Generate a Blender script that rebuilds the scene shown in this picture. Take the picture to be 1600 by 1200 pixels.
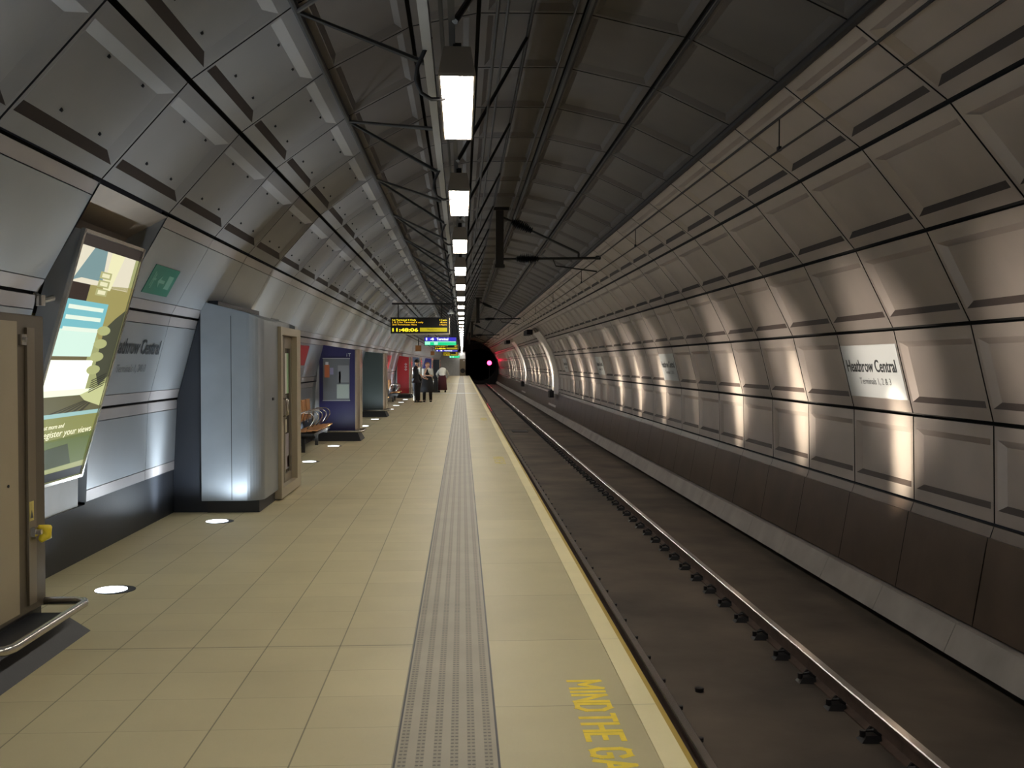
import bpy, math, random
from mathutils import Vector, Matrix
random.seed(7)
PI = math.pi
S = bpy.context.scene
COL = S.collection
for o in list(bpy.data.objects): bpy.data.objects.remove(o)

# ------------------------------------------------------------------ camera
EYE = 1.6
cam = bpy.data.cameras.new('camera'); camo = bpy.data.objects.new('camera', cam); COL.objects.link(camo)
cam.sensor_width = 36; cam.lens = 36*1550/1600; cam.clip_start = .05; cam.clip_end = 400
YAW = math.radians(2.8808); PITCH = math.radians(1.2181)
camo.location = (0, 0, EYE); camo.rotation_euler = (PI/2-PITCH, 0, -YAW)
S.camera = camo
# ------------------------------------------------------------------ world, exposure
w = bpy.data.worlds.new('world'); S.world = w; w.use_nodes = True
w.node_tree.nodes['Background'].inputs[0].default_value = (.02, .02, .022, 1)
w.node_tree.nodes['Background'].inputs[1].default_value = .3
S.view_settings.view_transform = 'Standard'; S.view_settings.look = 'None'
S.view_settings.exposure = 0.0; S.view_settings.gamma = 1; S.view_settings.use_curve_mapping = False
LAMP_E = 54.0      # emission of the fluorescent diffusers
UP_W = 180.0        # cool in-ground uplight, wash
BEAM_W = 14000.0     # warm narrow beam thrown at the far wall

# ------------------------------------------------------------------ materials
def mat(name, col, rough=.5, metal=0., bump=0., bscale=60., var=0., vscale=3., emit=None, es=0., spec=None, coat=0., aniso=0.):
    m = bpy.data.materials.new(name); m.use_nodes = True
    nt = m.node_tree; b = nt.nodes['Principled BSDF']
    b.inputs['Base Color'].default_value = (*col, 1); b.inputs['Roughness'].default_value = rough
    b.inputs['Metallic'].default_value = metal
    if spec is not None: b.inputs['Specular IOR Level'].default_value = spec
    if coat: b.inputs['Coat Weight'].default_value = coat
    if emit: b.inputs['Emission Color'].default_value = (*emit, 1); b.inputs['Emission Strength'].default_value = es
    tc = None
    if var or bump: tc = nt.nodes.new('ShaderNodeTexCoord')
    if var:
        n = nt.nodes.new('ShaderNodeTexNoise'); n.inputs['Scale'].default_value = vscale; n.inputs['Detail'].default_value = 5
        nt.links.new(tc.outputs['Object'], n.inputs['Vector'])
        r = nt.nodes.new('ShaderNodeMapRange'); r.inputs[1].default_value = .3; r.inputs[2].default_value = .7
        r.inputs[3].default_value = 1-var; r.inputs[4].default_value = 1+var
        nt.links.new(n.outputs['Fac'], r.inputs[0])
        v = nt.nodes.new('ShaderNodeVectorMath'); v.operation = 'SCALE'; v.inputs[0].default_value = col
        nt.links.new(r.outputs[0], v.inputs['Scale']); nt.links.new(v.outputs[0], b.inputs['Base Color'])
    if bump:
        n = nt.nodes.new('ShaderNodeTexNoise'); n.inputs['Scale'].default_value = bscale; n.inputs['Detail'].default_value = 3
        nt.links.new(tc.outputs['Object'], n.inputs['Vector'])
        bp = nt.nodes.new('ShaderNodeBump'); bp.inputs['Strength'].default_value = bump; bp.inputs['Distance'].default_value = .004
        nt.links.new(n.outputs['Fac'], bp.inputs['Height']); nt.links.new(bp.outputs[0], b.inputs['Normal'])
    if aniso:
        b.inputs['Anisotropic'].default_value = aniso
        t = nt.nodes.new('ShaderNodeTangent'); t.direction_type = 'RADIAL'; t.axis = 'Y'; nt.links.new(t.outputs[0], b.inputs['Tangent'])
    return m
def lin(r, g, b): return tuple(((c/255)/12.92 if c/255 <= .04045 else ((c/255+.055)/1.055)**2.4) for c in (r, g, b))

M_LIN = mat('lining_steel', (.43, .38, .35), .38, .55, .08, 40, .10, 1.3, aniso=.85)
M_LINL = mat('lining_steel_pale', (.38, .40, .42), .34, .62, .05, 40, .06, 1.3, aniso=.85)
M_BAND = mat('lining_border_band', (.42, .39, .385), .38, .55, .05, 40, .05, 2, aniso=.8)
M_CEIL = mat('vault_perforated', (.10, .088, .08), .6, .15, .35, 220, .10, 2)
M_BACK = mat('void_black', (.008, .007, .007), .8)
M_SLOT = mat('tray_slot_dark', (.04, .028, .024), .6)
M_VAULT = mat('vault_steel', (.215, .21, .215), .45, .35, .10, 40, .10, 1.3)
M_RECESS = mat('recess_lining_shaded', (.20, .16, .125), .6, .1, .1, 30, .12, 2)  # same lining metal, its colour browned for the warm-only light in the recess
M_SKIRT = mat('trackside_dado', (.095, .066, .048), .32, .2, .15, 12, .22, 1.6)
M_KERB = mat('trackside_kerb', (.29, .26, .24), .8, 0, .3, 30, .14, 2.2)
M_BED = mat('track_concrete', (.082, .062, .046), .78, 0, .6, 9, .45, .9)
M_RAILTOP = mat('rail_polished', (.62, .58, .54), .22, 1, 0)
M_RAILSIDE = mat('rail_rust', (.075, .045, .032), .75, .1, .3, 30, .3, 6)
M_CLIP = mat('clip_black', (.012, .011, .012), .5, .3)
M_PLINTH = mat('plinth_rubber', (.016, .016, .018), .55, 0, .15, 40)
M_DSKIRT = mat('wall_base_dark', (.016, .018, .023), .45, .15, .1, 30, .15, 3)
M_STEEL = mat('stainless', (.56, .53, .48), .26, .9, .05, 80)
M_BRUSH = mat('brushed_steel', (.42, .43, .44), .38, .6, .08, 60, .06, 4)
M_KIOSK = mat('kiosk_steel_grey', (.25, .275, .30), .36, .45, .06, 60, .07, 3)
M_KDARK = mat('kiosk_dark_blue', (.011, .014, .021), .5, .0, .05, 50)
M_TAN = mat('cabinet_tan', (.36, .30, .20), .5, .1, .1, 40, .05, 2)
M_BRONZE = mat('cabinet_edge_bronze', (.115, .092, .062), .45, .4, .05, 40)
M_BRONZE2 = mat('cabinet_edge_strip', (.19, .155, .105), .4, .4, .05, 40)
M_DARK = mat('dark_metal', (.035, .032, .028), .5, .4)
M_CABLE = mat('cable_black', (.012, .011, .012), .6)
M_TRUNK = mat('trunking_grey', (.26, .26, .26), .5, .3)
M_HOUS = mat('lamp_housing', (.30, .25, .20), .55, .1)
M_GREENSIG = mat('sign_green', (.02, .17, .12), .4)
M_SIGNW = mat('sign_white', (.56, .59, .60), .35)
M_INK = mat('sign_ink', (.03, .035, .04), .5)
M_INK2 = mat('sign_ink_grey', (.16, .17, .18), .5)
M_NOSE = mat('nosing_mustard', (.42, .28, .04), .6)
M_YEL = mat('yellow_paint', (.86, .64, .03), .6, 0, .1, 60, .12, 12)
M_YELW = mat('yellow_paint_worn', (.56, .46, .13), .7, 0, .1, 60, .25, 14)
M_NAVY = mat('navy_panel', (.018, .016, .085), .35)
M_GRNGREY = mat('green_grey_panel', (.035, .05, .045), .4)
M_RED = mat('red_panel', (.42, .012, .018), .35)
M_BLUEG = mat('blue_grey_panel', (.07, .08, .11), .4)
M_TEALD = mat('dark_teal_panel', (.02, .035, .06), .4)
M_WOOD = mat('orange_wood', (.52, .24, .08), .45, 0, .1, 20, .2, 8)
M_GLASS = mat('dark_glass', (.03, .03, .035), .08, 0, 0, spec=.8)
def em(name, col, s): return mat(name, (.01, .01, .01), .5, emit=col, es=s)
M_LAMP = em('lamp_diffuser', (1.0, .95, .85), LAMP_E)
M_UP = em('uplight_lens', (.82, .90, 1.0), 6)
M_LED = em('led_yellow', (1.0, .80, .02), 1.5)
M_LEDO = em('led_amber', (1.0, .58, .02), 1.3)
M_LEDBAR = mat('led_bar', (.2, .17, .0), .5, emit=(.60, .50, .01), es=.62)
M_RSIG = em('signal_red', (1.0, .02, .08), 22)
M_RREFL = em('signal_red_reflection', (1.0, .02, .04), 2.5)
M_ISB = em('lit_blue', (.04, .03, .55), 1.0)
M_ISG = em('lit_green', (.0, .62, .24), 1.1)
M_ISW = em('lit_white', (.95, 1, .98), 1.4)
M_ISPG = em('lit_pale_green', (.40, .95, .70), 1.0)
M_SKIN = mat('skin', (.55, .33, .22), .5)
M_HAIRD = mat('hair_dark', (.02, .015, .012), .6)
M_HAIRG = mat('hair_ginger', (.22, .09, .025), .6)
M_HAIRW = mat('hair_fair', (.55, .47, .30), .6)
M_BLK = mat('cloth_black', (.010, .010, .012), .8)
M_CW = mat('cloth_white', (.72, .70, .62), .8)
M_MAR = mat('cloth_maroon', (.075, .012, .02), .8)
M_BROWNS = mat('hanging_sign_brown', (.24, .09, .02), .5)

def tile_mat(name, base, tx, ty, x0, y0, jx, jy, jdark_x, jdark_y, var=.10, strong=None):
    m = bpy.data.materials.new(name); m.use_nodes = True
    nt = m.node_tree; N = nt.nodes; L = nt.links; b = N['Principled BSDF']
    b.inputs['Roughness'].default_value = .5; b.inputs['Specular IOR Level'].default_value = .35
    g = N.new('ShaderNodeNewGeometry'); sep = N.new('ShaderNodeSeparateXYZ'); L.new(g.outputs['Position'], sep.inputs[0])
    def math_(op, a, bb=None, c=None):
        n = N.new('ShaderNodeMath'); n.operation = op
        for i, v in enumerate((a, bb, c)):
            if v is None: continue
            if isinstance(v, (int, float)): n.inputs[i].default_value = v
            else: L.new(v, n.inputs[i])
        return n.outputs[0]
    def joint(sock, pitch, off, wdt):
        f = math_('FRACT', math_('DIVIDE', math_('SUBTRACT', sock, off), pitch))
        d = math_('ABSOLUTE', math_('SUBTRACT', f, .5))
        return math_('GREATER_THAN', d, .5-wdt/pitch/2), math_('FLOOR', math_('DIVIDE', math_('SUBTRACT', sock, off), pitch))
    jxm, ix = joint(sep.outputs[0], tx, x0, jx); jym, iy = joint(sep.outputs[1], ty, y0, jy)
    cmb = N.new('ShaderNodeCombineXYZ'); L.new(ix, cmb.inputs[0]); L.new(iy, cmb.inputs[1])
    wn = N.new('ShaderNodeTexWhiteNoise'); wn.noise_dimensions = '2D'; L.new(cmb.outputs[0], wn.inputs['Vector'])
    no = N.new('ShaderNodeTexNoise'); no.inputs['Scale'].default_value = 1.4; no.inputs['Detail'].default_value = 6
    L.new(g.outputs['Position'], no.inputs['Vector'])
    fac = math_('ADD', math_('MULTIPLY_ADD', wn.outputs['Value'], var, 1-var/2), math_('MULTIPLY_ADD', no.outputs['Fac'], .36, -.18))
    k = math_('MULTIPLY', fac, math_('SUBTRACT', 1, math_('MULTIPLY', jxm, jdark_x)))
    k = math_('MULTIPLY', k, math_('SUBTRACT', 1, math_('MULTIPLY', jym, jdark_y)))
    if strong:
        sm, _ = joint(sep.outputs[1], strong[0], strong[1], strong[2])
        k = math_('MULTIPLY', k, math_('SUBTRACT', 1, math_('MULTIPLY', sm, .5)))
    v = N.new('ShaderNodeVectorMath'); v.operation = 'SCALE'; v.inputs[0].default_value = base
    L.new(k, v.inputs['Scale']); L.new(v.outputs[0], b.inputs['Base Color'])
    return m
M_TILE = tile_mat('platform_tiles', (.47, .40, .235), .41, .41, -.279, 5.58-.41*4, .007, .006, .55, .22, .09, (6.1, 5.62, .014))
M_SLAB = tile_mat('platform_edge_slabs', (.47, .405, .235), 2.0, 1.1, -.5, 4.58, .001, .008, 0, .35, .10)
M_COPE = tile_mat('coping', (.78, .68, .40), 2.0, 1.1, -.5, 4.58, .001, .006, 0, .3, .06)

def tactile_mat():
    m = bpy.data.materials.new('tactile_studs'); m.use_nodes = True
    nt = m.node_tree; N = nt.nodes; L = nt.links; b = N['Principled BSDF']; b.inputs['Roughness'].default_value = .55
    g = N.new('ShaderNodeNewGeometry'); sep = N.new('ShaderNodeSeparateXYZ'); L.new(g.outputs['Position'], sep.inputs[0])
    def M(op, a, bb=None, c=None):
        n = N.new('ShaderNodeMath'); n.operation = op
        for i, v in enumerate((a, bb, c)):
            if v is None: continue
            if isinstance(v, (int, float)): n.inputs[i].default_value = v
            else: L.new(v, n.inputs[i])
        return n.outputs[0]
    x = M('DIVIDE', M('SUBTRACT', sep.outputs[0], -.2784), .07)      # six double rows, pitch 70 mm
    fx = M('ABSOLUTE', M('SUBTRACT', M('FRACT', x), .5))
    dx = M('ABSOLUTE', M('SUBTRACT', fx, .13))                        # two studs either side of the row's axis
    y = M('ABSOLUTE', M('SUBTRACT', M('FRACT', M('DIVIDE', sep.outputs[1], .0375)), .5))
    d = M('SQRT', M('ADD', M('POWER', M('MULTIPLY', dx, .07), 2), M('POWER', M('MULTIPLY', y, .0375), 2)))
    dot = M('LESS_THAN', d, .0072)
    no = N.new('ShaderNodeTexNoise'); no.inputs['Scale'].default_value = 3; L.new(g.outputs['Position'], no.inputs['Vector'])
    row = M('LESS_THAN', fx, .24)
    k = M('MULTIPLY', M('MULTIPLY_ADD', no.outputs['Fac'], .4, .85), M('SUBTRACT', 1, M('MULTIPLY', dot, .62)))
    k = M('MULTIPLY', k, M('SUBTRACT', 1, M('MULTIPLY', row, .20)))
    v = N.new('ShaderNodeVectorMath'); v.operation = 'SCALE'; v.inputs[0].default_value = (.285, .24, .165)
    L.new(k, v.inputs['Scale']); L.new(v.outputs[0], b.inputs['Base Color'])
    bp = N.new('ShaderNodeBump'); bp.inputs['Strength'].default_value = .3; bp.inputs['Distance'].default_value = .003
    L.new(dot, bp.inputs['Height']); L.new(bp.outputs[0], b.inputs['Normal'])
    return m
M_TACT = tactile_mat()

# ------------------------------------------------------------------ helpers
def link_mesh(name, verts, faces, mats, midx=None, parent=None, smooth=False):
    me = bpy.data.meshes.new(name); me.from_pydata([tuple(v) for v in verts], [], faces)
    for m in (mats if isinstance(mats, (list, tuple)) else [mats]): me.materials.append(m)
    if midx: me.polygons.foreach_set('material_index', midx)
    if smooth: me.polygons.foreach_set('use_smooth', [True]*len(me.polygons))
    me.update()
    o = bpy.data.objects.new(name, me); COL.objects.link(o)
    if parent: o.parent = parent
    return o
class MB:
    def __init__(s): s.v = []; s.f = []; s.m = []
    def quad(s, a, b, c, d, m=0):
        n = len(s.v); s.v += [Vector(a), Vector(b), Vector(c), Vector(d)]; s.f.append((n, n+1, n+2, n+3)); s.m.append(m)
    def poly(s, pts, m=0):
        n = len(s.v); s.v += [Vector(p) for p in pts]; s.f.append(tuple(range(n, n+len(pts)))); s.m.append(m)
    def box(s, x0, x1, y0, y1, z0, z1, m=0):
        s.hexa([(x0,y0,z0),(x1,y0,z0),(x1,y1,z0),(x0,y1,z0)], [(x0,y0,z1),(x1,y0,z1),(x1,y1,z1),(x0,y1,z1)], m)
    def hexa(s, bot, top, m=0):
        n = len(s.v); s.v += [Vector(p) for p in bot]+[Vector(p) for p in top]; k = len(bot)
        s.f.append(tuple(n+i for i in reversed(range(k)))); s.m.append(m)
        s.f.append(tuple(n+k+i for i in range(k))); s.m.append(m)
        for i in range(k):
            j = (i+1) % k; s.f.append((n+i, n+j, n+k+j, n+k+i)); s.m.append(m)
    def tube(s, pts, r, seg=8, m=0, caps=True):
        pts = [Vector(p) for p in pts]; rs = r if isinstance(r, (list, tuple)) else [r]*len(pts)
        n0 = len(s.v); up = None
        for i, p in enumerate(pts):
            t = (pts[min(i+1, len(pts)-1)]-pts[max(i-1, 0)]).normalized()
            if up is None: up = Vector((0, 0, 1)) if abs(t.z) < .9 else Vector((1, 0, 0))
            a = t.cross(up).normalized(); bb = a.cross(t).normalized(); up = bb
            for k in range(seg):
                an = 2*PI*k/seg; s.v.append(p+a*rs[i]*math.cos(an)+bb*rs[i]*math.sin(an))
        for i in range(len(pts)-1):
            for k in range(seg):
                a = n0+i*seg+k; b2 = n0+i*seg+(k+1) % seg
                s.f.append((a, b2, b2+seg, a+seg)); s.m.append(m)
        if caps:
            s.f.append(tuple(n0+k for k in reversed(range(seg)))); s.m.append(m)
            e = n0+(len(pts)-1)*seg; s.f.append(tuple(e+k for k in range(seg))); s.m.append(m)
    def cyl(s, c, r, h, seg=24, m=0, axis='z', r2=None):
        c = Vector(c); d = {'x': Vector((1,0,0)), 'y': Vector((0,1,0)), 'z': Vector((0,0,1))}[axis]
        s.tube([c, c+d*h], [r, r if r2 is None else r2], seg, m)
    def build(s, name, mats, parent=None, smooth=False): return link_mesh(name, s.v, s.f, mats, s.m, parent, smooth)
def tag(o, label, cat, group=None, kind=None):
    o['label'] = label; o['category'] = cat
    if group: o['group'] = group
    if kind: o['kind'] = kind
    return o
def struct(o): o['kind'] = 'structure'; return o
def empty(name, loc, label=None, cat=None, group=None):
    o = bpy.data.objects.new(name, None); COL.objects.link(o); o.location = loc; o.empty_display_size = .1
    if label: tag(o, label, cat, group)
    return o
def at(o, child):     # parent child keeping its world-space mesh coordinates
    child.parent = o; child.matrix_parent_inverse = Matrix.Translation(-Vector(o.location)); return child
def copy_tree(o, parent=None):
    c = o.copy(); COL.objects.link(c)
    if parent: c.parent = parent
    for ch in [x for x in ALLOBJ() if x.parent == o]: copy_tree(ch, c)
    return c
def ALLOBJ(): return list(bpy.data.objects)
def bevel(o, wd, seg=2):
    b = o.modifiers.new('bevel', 'BEVEL'); b.width = wd; b.segments = seg; b.limit_method = 'ANGLE'; return o

def text_obj(name, txt, height, origin, xdir, ydir, m, parent=None, width=None, align='LEFT', depth=.0015, center_h=False, bold=0.):
    """lettering as thin solid mesh: height is the cap height, width squeezes it to fit"""
    cu = bpy.data.curves.new('lettering', 'FONT'); cu.body = txt; cu.size = 1; cu.extrude = .002; cu.offset = bold; cu.resolution_u = 3
    t = bpy.data.objects.new('lettering', cu); COL.objects.link(t)
    dg = bpy.context.evaluated_depsgraph_get(); dg.update()
    me = bpy.data.meshes.new_from_object(t.evaluated_get(dg)); bpy.data.objects.remove(t); bpy.data.curves.remove(cu)
    me.name = name
    xs = [v.co.x for v in me.vertices]; ys = [v.co.y for v in me.vertices]
    sy = height/.73; x0, x1 = min(xs), max(xs)
    sx = (width/(x1-x0)) if width else sy
    xd = Vector(xdir).normalized(); yd = Vector(ydir).normalized(); zd = xd.cross(yd)
    off = {'LEFT': x0, 'CENTER': (x0+x1)/2, 'RIGHT': x1}[align]
    O = Vector(origin)
    for v in me.vertices:
        v.co = O+xd*(v.co.x-off)*sx+yd*v.co.y*sy+zd*(v.co.z+.002)*depth/.004
    me.materials.clear(); me.materials.append(m)
    o = bpy.data.objects.new(name, me); COL.objects.link(o)
    if parent: at(parent, o)
    return o

# ------------------------------------------------------------------ tunnel section (x, z) in world metres
CX, CZ, R = .625, .57, 3.95
def cp(a, r=R): return (CX+r*math.cos(math.radians(a)), CZ+r*math.sin(math.radians(a)))
RS = [cp(a) for a in (-5.3, 7.4, 20.3, 33.1, 46.0, 58.8)]                 # right wall seams, upwards
CS = [cp(a) for a in (58.8, 71.5, 84.2)]+[(.14, 4.49), (-.42, 4.37), (-1.11, 3.995)]
LS = [(-1.11, 3.995), (-1.81, 3.48), (-2.40, 2.81), (-2.816, 2.06), (-3.04, 1.22), (-3.077, .45)]   # downwards
PITCH_Y = 1.513; Y0 = 8.26
def ring(k): return Y0+PITCH_Y*k
K0, K1 = -9, 77
C3 = Vector((CX, 0, CZ))

def frame(p0, p1):
    """P0 lower, P1 upper seam; returns functions to place points: s along y, t 0..L up the panel, d depth outward"""
    a = Vector((p0[0], 0, p0[1])); b = Vector((p1[0], 0, p1[1])); u = (b-a); Lg = u.length; u.normalize()
    n = Vector((u.z, 0, -u.x))
    if n.dot(C3-(a+b)/2) > 0: n = -n          # n points outward (away from the tunnel axis)
    def P(y, t, d=0.): return a+u*t+n*d+Vector((0, y, 0))
    return P, Lg, u, n
def tray(mb, p0, p1, y0, y1, sunk=True, bt=.115, bs=.045, wv=.055, dp=.062, m=0, mb_band=0, back=1, slot=0):
    P, Lg, u, n = frame(p0, p1); g = .011; gt = .019
    ya, yb = y0+g, y1-g; t0, t1 = gt, Lg-gt
    o = [P(ya, t0), P(yb, t0), P(yb, t1), P(ya, t1)]
    for i in range(4):       # returned edges
        j = (i+1) % 4; mb.quad(o[i], o[j], o[j]+n*.05, o[i]+n*.05, back)
    if not sunk: mb.poly(o, m); return
    r = [P(ya+bs, t0+bt), P(yb-bs, t0+bt), P(yb-bs, t1-bt), P(ya+bs, t1-bt)]
    bv = wv
    q = [P(ya+bs+bv, t0+bt+bv*.85, dp), P(yb-bs-bv*1.5, t0+bt+bv*.85, dp), P(yb-bs-bv*1.5, t1-bt-bv, dp), P(ya+bs+bv, t1-bt-bv, dp)]
    for i in range(4):
        j = (i+1) % 4
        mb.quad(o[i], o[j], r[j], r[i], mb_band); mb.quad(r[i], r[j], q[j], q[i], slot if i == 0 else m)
    mb.poly(q, m)
def strips(mb, p0, p1, y0, y1, bands=(.105,), gr=.007):
    """flat panel with a border band above and below, split off by thin shadow grooves"""
    P, Lg, u, n = frame(p0, p1); g = .006; gt = .013; b = .105
    ya, yb = y0+g, y1-g
    cuts = [(gt, b, 1), (b+gr, Lg-b-gr, 0), (Lg-b, Lg-gt, 1)]
    for a, c, m in cuts:
        o = [P(ya, a), P(yb, a), P(yb, c), P(ya, c)]
        mb.poly(o, m)
        for i in range(4): j = (i+1) % 4; mb.quad(o[i], o[j], o[j]+n*.03, o[i]+n*.03, m)
def backing(mb, pts, ya, yb, off=.10, m=0):
    q = []
    for x, z in pts:
        d = Vector((x-CX, 0, z-CZ)).normalized()*off; q.append(Vector((x, 0, z))+d)
    for i in range(len(q)-1):
        mb.quad(q[i]+Vector((0, ya, 0)), q[i+1]+Vector((0, ya, 0)), q[i+1]+Vector((0, yb, 0)), q[i]+Vector((0, yb, 0)), m)

SIGN_K = (1, 8, 15, 22)
BANDS = [(46.6, 50.4), (68.9, 73.2)]
YB, YE = ring(K0), ring(K1)
mb = MB()
for k in range(K0, K1):
    for r in range(5):
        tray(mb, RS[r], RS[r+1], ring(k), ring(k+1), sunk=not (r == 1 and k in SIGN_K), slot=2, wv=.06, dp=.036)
backing(mb, RS, YB, YE, .10, 1)
struct(mb.build('wall_right', [M_LIN, M_BACK, M_SLOT]))
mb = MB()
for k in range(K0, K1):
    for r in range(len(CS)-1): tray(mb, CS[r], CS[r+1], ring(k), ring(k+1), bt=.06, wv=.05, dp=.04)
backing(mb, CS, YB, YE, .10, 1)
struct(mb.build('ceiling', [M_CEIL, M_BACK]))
mb = MB()
def in_recess(k): return k == -1
for k in range(K0, K1):
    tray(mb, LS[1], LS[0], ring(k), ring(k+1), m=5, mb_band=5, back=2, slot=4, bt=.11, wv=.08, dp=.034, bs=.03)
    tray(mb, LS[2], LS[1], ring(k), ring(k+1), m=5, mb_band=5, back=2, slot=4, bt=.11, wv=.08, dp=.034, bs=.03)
    if in_recess(k): continue
    for r in range(2, 5): strips(mb, LS[r+1], LS[r], ring(k), ring(k+1))
# dark clips holding the vault trays, beside the bevels
for k in range(-3, 12):
    for a, b in ((LS[1], LS[0]), (LS[2], LS[1])):
        P, Lg, u, n = frame(a, b)
        for (sy, t) in ((.33, .25), (.72, .25), (.33, Lg-.24), (.72, Lg-.24)):
            c = P(ring(k)+PITCH_Y*sy, t, .06)
            mb.hexa([c+Vector((0, -.012, 0)), c+Vector((0, .012, 0)), c+Vector((0, .012, 0))+u*.03, c+Vector((0, -.012, 0))+u*.03],
                    [c+Vector((0, -.006, 0))-n*.04, c+Vector((0, .006, 0))-n*.04, c+Vector((0, .006, 0))+u*.015-n*.04, c+Vector((0, -.006, 0))+u*.015-n*.04], 2)
backing(mb, LS[:3], YB, YE, .10, 2)
backing(mb, LS[2:], YB, ring(-1), .05, 2); backing(mb, LS[2:], ring(0), YE, .05, 2)
# the recess between two bays that holds the poster case
ra, rb = ring(-1), ring(0)
rec = [(-2.40, 2.79), (-2.72, 2.62), (-3.12, 1.95), (-3.33, 1.2), (-3.37, .40)]
for i in range(len(rec)-1):
    a, b = rec[i], rec[i+1]
    mb.quad((a[0], ra, a[1]), (b[0], ra, b[1]), (b[0], rb, b[1]), (a[0], rb, a[1]), 3)
for yy in (ra, rb):
    mb.poly([(x, yy, z) for x, z in rec]+[(x, yy, z) for x, z in reversed(LS[2:])], 0)
struct(mb.build('wall_left', [M_LINL, M_BAND, M_BACK, M_RECESS, M_SLOT, M_VAULT]))
# dark base strip under the left wall panels
mb = MB(); mb.box(-3.30, -3.085, YB, ra, 0, .46); mb.box(-3.36, -3.085, ra, rb, 0, .44); mb.box(-3.30, -3.085, rb, YE, 0, .46)
struct(mb.build('baseboard_left', [M_DSKIRT]))
# right dado, kerb
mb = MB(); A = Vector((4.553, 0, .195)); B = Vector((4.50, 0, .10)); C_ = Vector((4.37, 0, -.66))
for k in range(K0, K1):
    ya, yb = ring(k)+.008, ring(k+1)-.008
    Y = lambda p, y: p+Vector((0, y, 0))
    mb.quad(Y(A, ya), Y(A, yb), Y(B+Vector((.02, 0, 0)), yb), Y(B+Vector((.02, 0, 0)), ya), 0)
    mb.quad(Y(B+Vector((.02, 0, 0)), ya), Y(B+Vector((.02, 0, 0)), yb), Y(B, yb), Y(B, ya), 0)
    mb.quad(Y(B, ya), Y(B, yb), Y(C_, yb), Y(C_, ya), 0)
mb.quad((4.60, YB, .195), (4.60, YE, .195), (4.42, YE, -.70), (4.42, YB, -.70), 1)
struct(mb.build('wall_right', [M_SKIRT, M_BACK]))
mb = MB()
for k in range(K0, K1):
    ya, yb = ring(k)+.004+.2, ring(k+1)-.004+.2
    mb.hexa([(4.22, ya, -.94), (4.6, ya, -.94), (4.6, yb, -.94), (4.22, yb, -.94)], [(4.33, ya, -.69), (4.6, ya, -.69), (4.6, yb, -.69), (4.33, yb, -.69)])
struct(mb.build('trim_1', [M_KERB]))

# ------------------------------------------------------------------ platform and trackbed
def slab(name, x0, x1, z0, z1, m, y0=YB, y1=YE): b_ = MB(); b_.box(x0, x1, y0, y1, z0, z1); return struct(b_.build(name, [m]))
slab('floor', -3.4, -.279, -.3, 0, M_TILE)
slab('trim_2', -.279, .153, -.3, .002, M_TACT)
slab('floor', .153, .795, -.3, 0, M_SLAB)
slab('trim_3', .798, .905, -.3, .001, M_COPE)
slab('trim_4', .905, .93, -.08, -.001, M_NOSE)
b_ = MB(); b_.box(-.277, -.268, YB, YE, .0021, .0035); b_.box(.142, .151, YB, YE, .0021, .0035); struct(b_.build('trim_5', [M_DARK]))
slab('wall_platform', .3, .72, -1.12, -.3, M_BACK)
slab('floor', .5, 4.9, -1.3, -1.08, M_BED)
# pale strips across the platform in the distance
b_ = MB()
for y in (52.2, 75.5): b_.box(-3.0, .153, y, y+.5, .0005, .003); b_.box(.153, .795, y, y+.5, .0005, .003)
struct(b_.build('trim_6', [M_SIGNW]))

# rails
BEDZ = -1.08
def rail(xc, inner, label):
    root = empty('rail', (xc, 0, BEDZ), label, 'rail', 'running rails')
    H_ = .165
    prof = [(-.07, 0), (.07, 0), (.07, .012), (.012, .028), (.012, .115), (.036, .128), (.036, .158), (.028, H_), (-.028, H_), (-.036, .158), (-.036, .128), (-.012, .115), (-.012, .028), (-.07, .012)]
    m_ = MB(); n = len(prof)
    for y in (YB, 150.0): m_.v += [Vector((x, y, z)) for x, z in prof]
    for i in range(n):
        j = (i+1) % n; m_.f.append((i, j, n+j, n+i)); m_.m.append(1 if i in (6, 7, 8) else 0)
    m_.build('rail_section', [M_RAILSIDE, M_RAILTOP], root)
    c = MB(); sx = inner
    sx_ = sx; f_ = .72 if inner > 0 else 1.0; sx = sx*f_; c.hexa([(sx*.05, -.07, 0), (sx*.19, -.055, 0), (sx*.19, .055, 0), (sx*.05, .07, 0)], [(sx*.05, -.05, .05), (sx*.15, -.035, .045), (sx*.15, .035, .045), (sx*.05, .05, .05)])
    c.tube([(sx*.05, -.045, .05), (sx*.10, -.03, .085), (sx*.135, 0, .07), (sx*.10, .03, .085), (sx*.05, .045, .05)], .012, 6)
    c.cyl((sx*.165, 0, .03), .022, .045, 8)
    sx = sx_
    for v_ in c.v: v_.z *= (.6 if inner > 0 else 1.0)
    first = c.build('rail_clip', [M_CLIP], root); first.location = (0, 3.6, 0)
    for i in range(1, 100):
        o = first.copy(); COL.objects.link(o); o.parent = root; o.location = (0, 3.6+.65*i, 0)
    far = MB()
    for i in range(100, 190):
        y = 3.6+.65*i; far.box(sx*.05 if sx > 0 else -.18, sx*.18 if sx > 0 else -.05, y-.06, y+.06, 0, .07)
    o = far.build('rail_clip', [M_CLIP], root); o['kind'] = 'stuff'
    return root
rail(1.555, 1, 'running rail beside the platform edge with its clips')
rail(3.0, -1, 'far running rail towards the curved trackside wall with its clips')
# drain covers / small pot on the slab track
m_ = MB(); m_.box(1.95, 2.55, 38.2, 39.4, BEDZ, BEDZ+.012); tag(m_.build('drain_cover', [M_CLIP]), 'dark flat cover plate lying between the rails in the distance', 'cover')
m_ = MB(); m_.cyl((1.93, 7.95, BEDZ), .035, .03, 10); tag(m_.build('bolt', [M_CLIP]), 'small black bolt standing up from the concrete between the rails', 'bolt')

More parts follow.
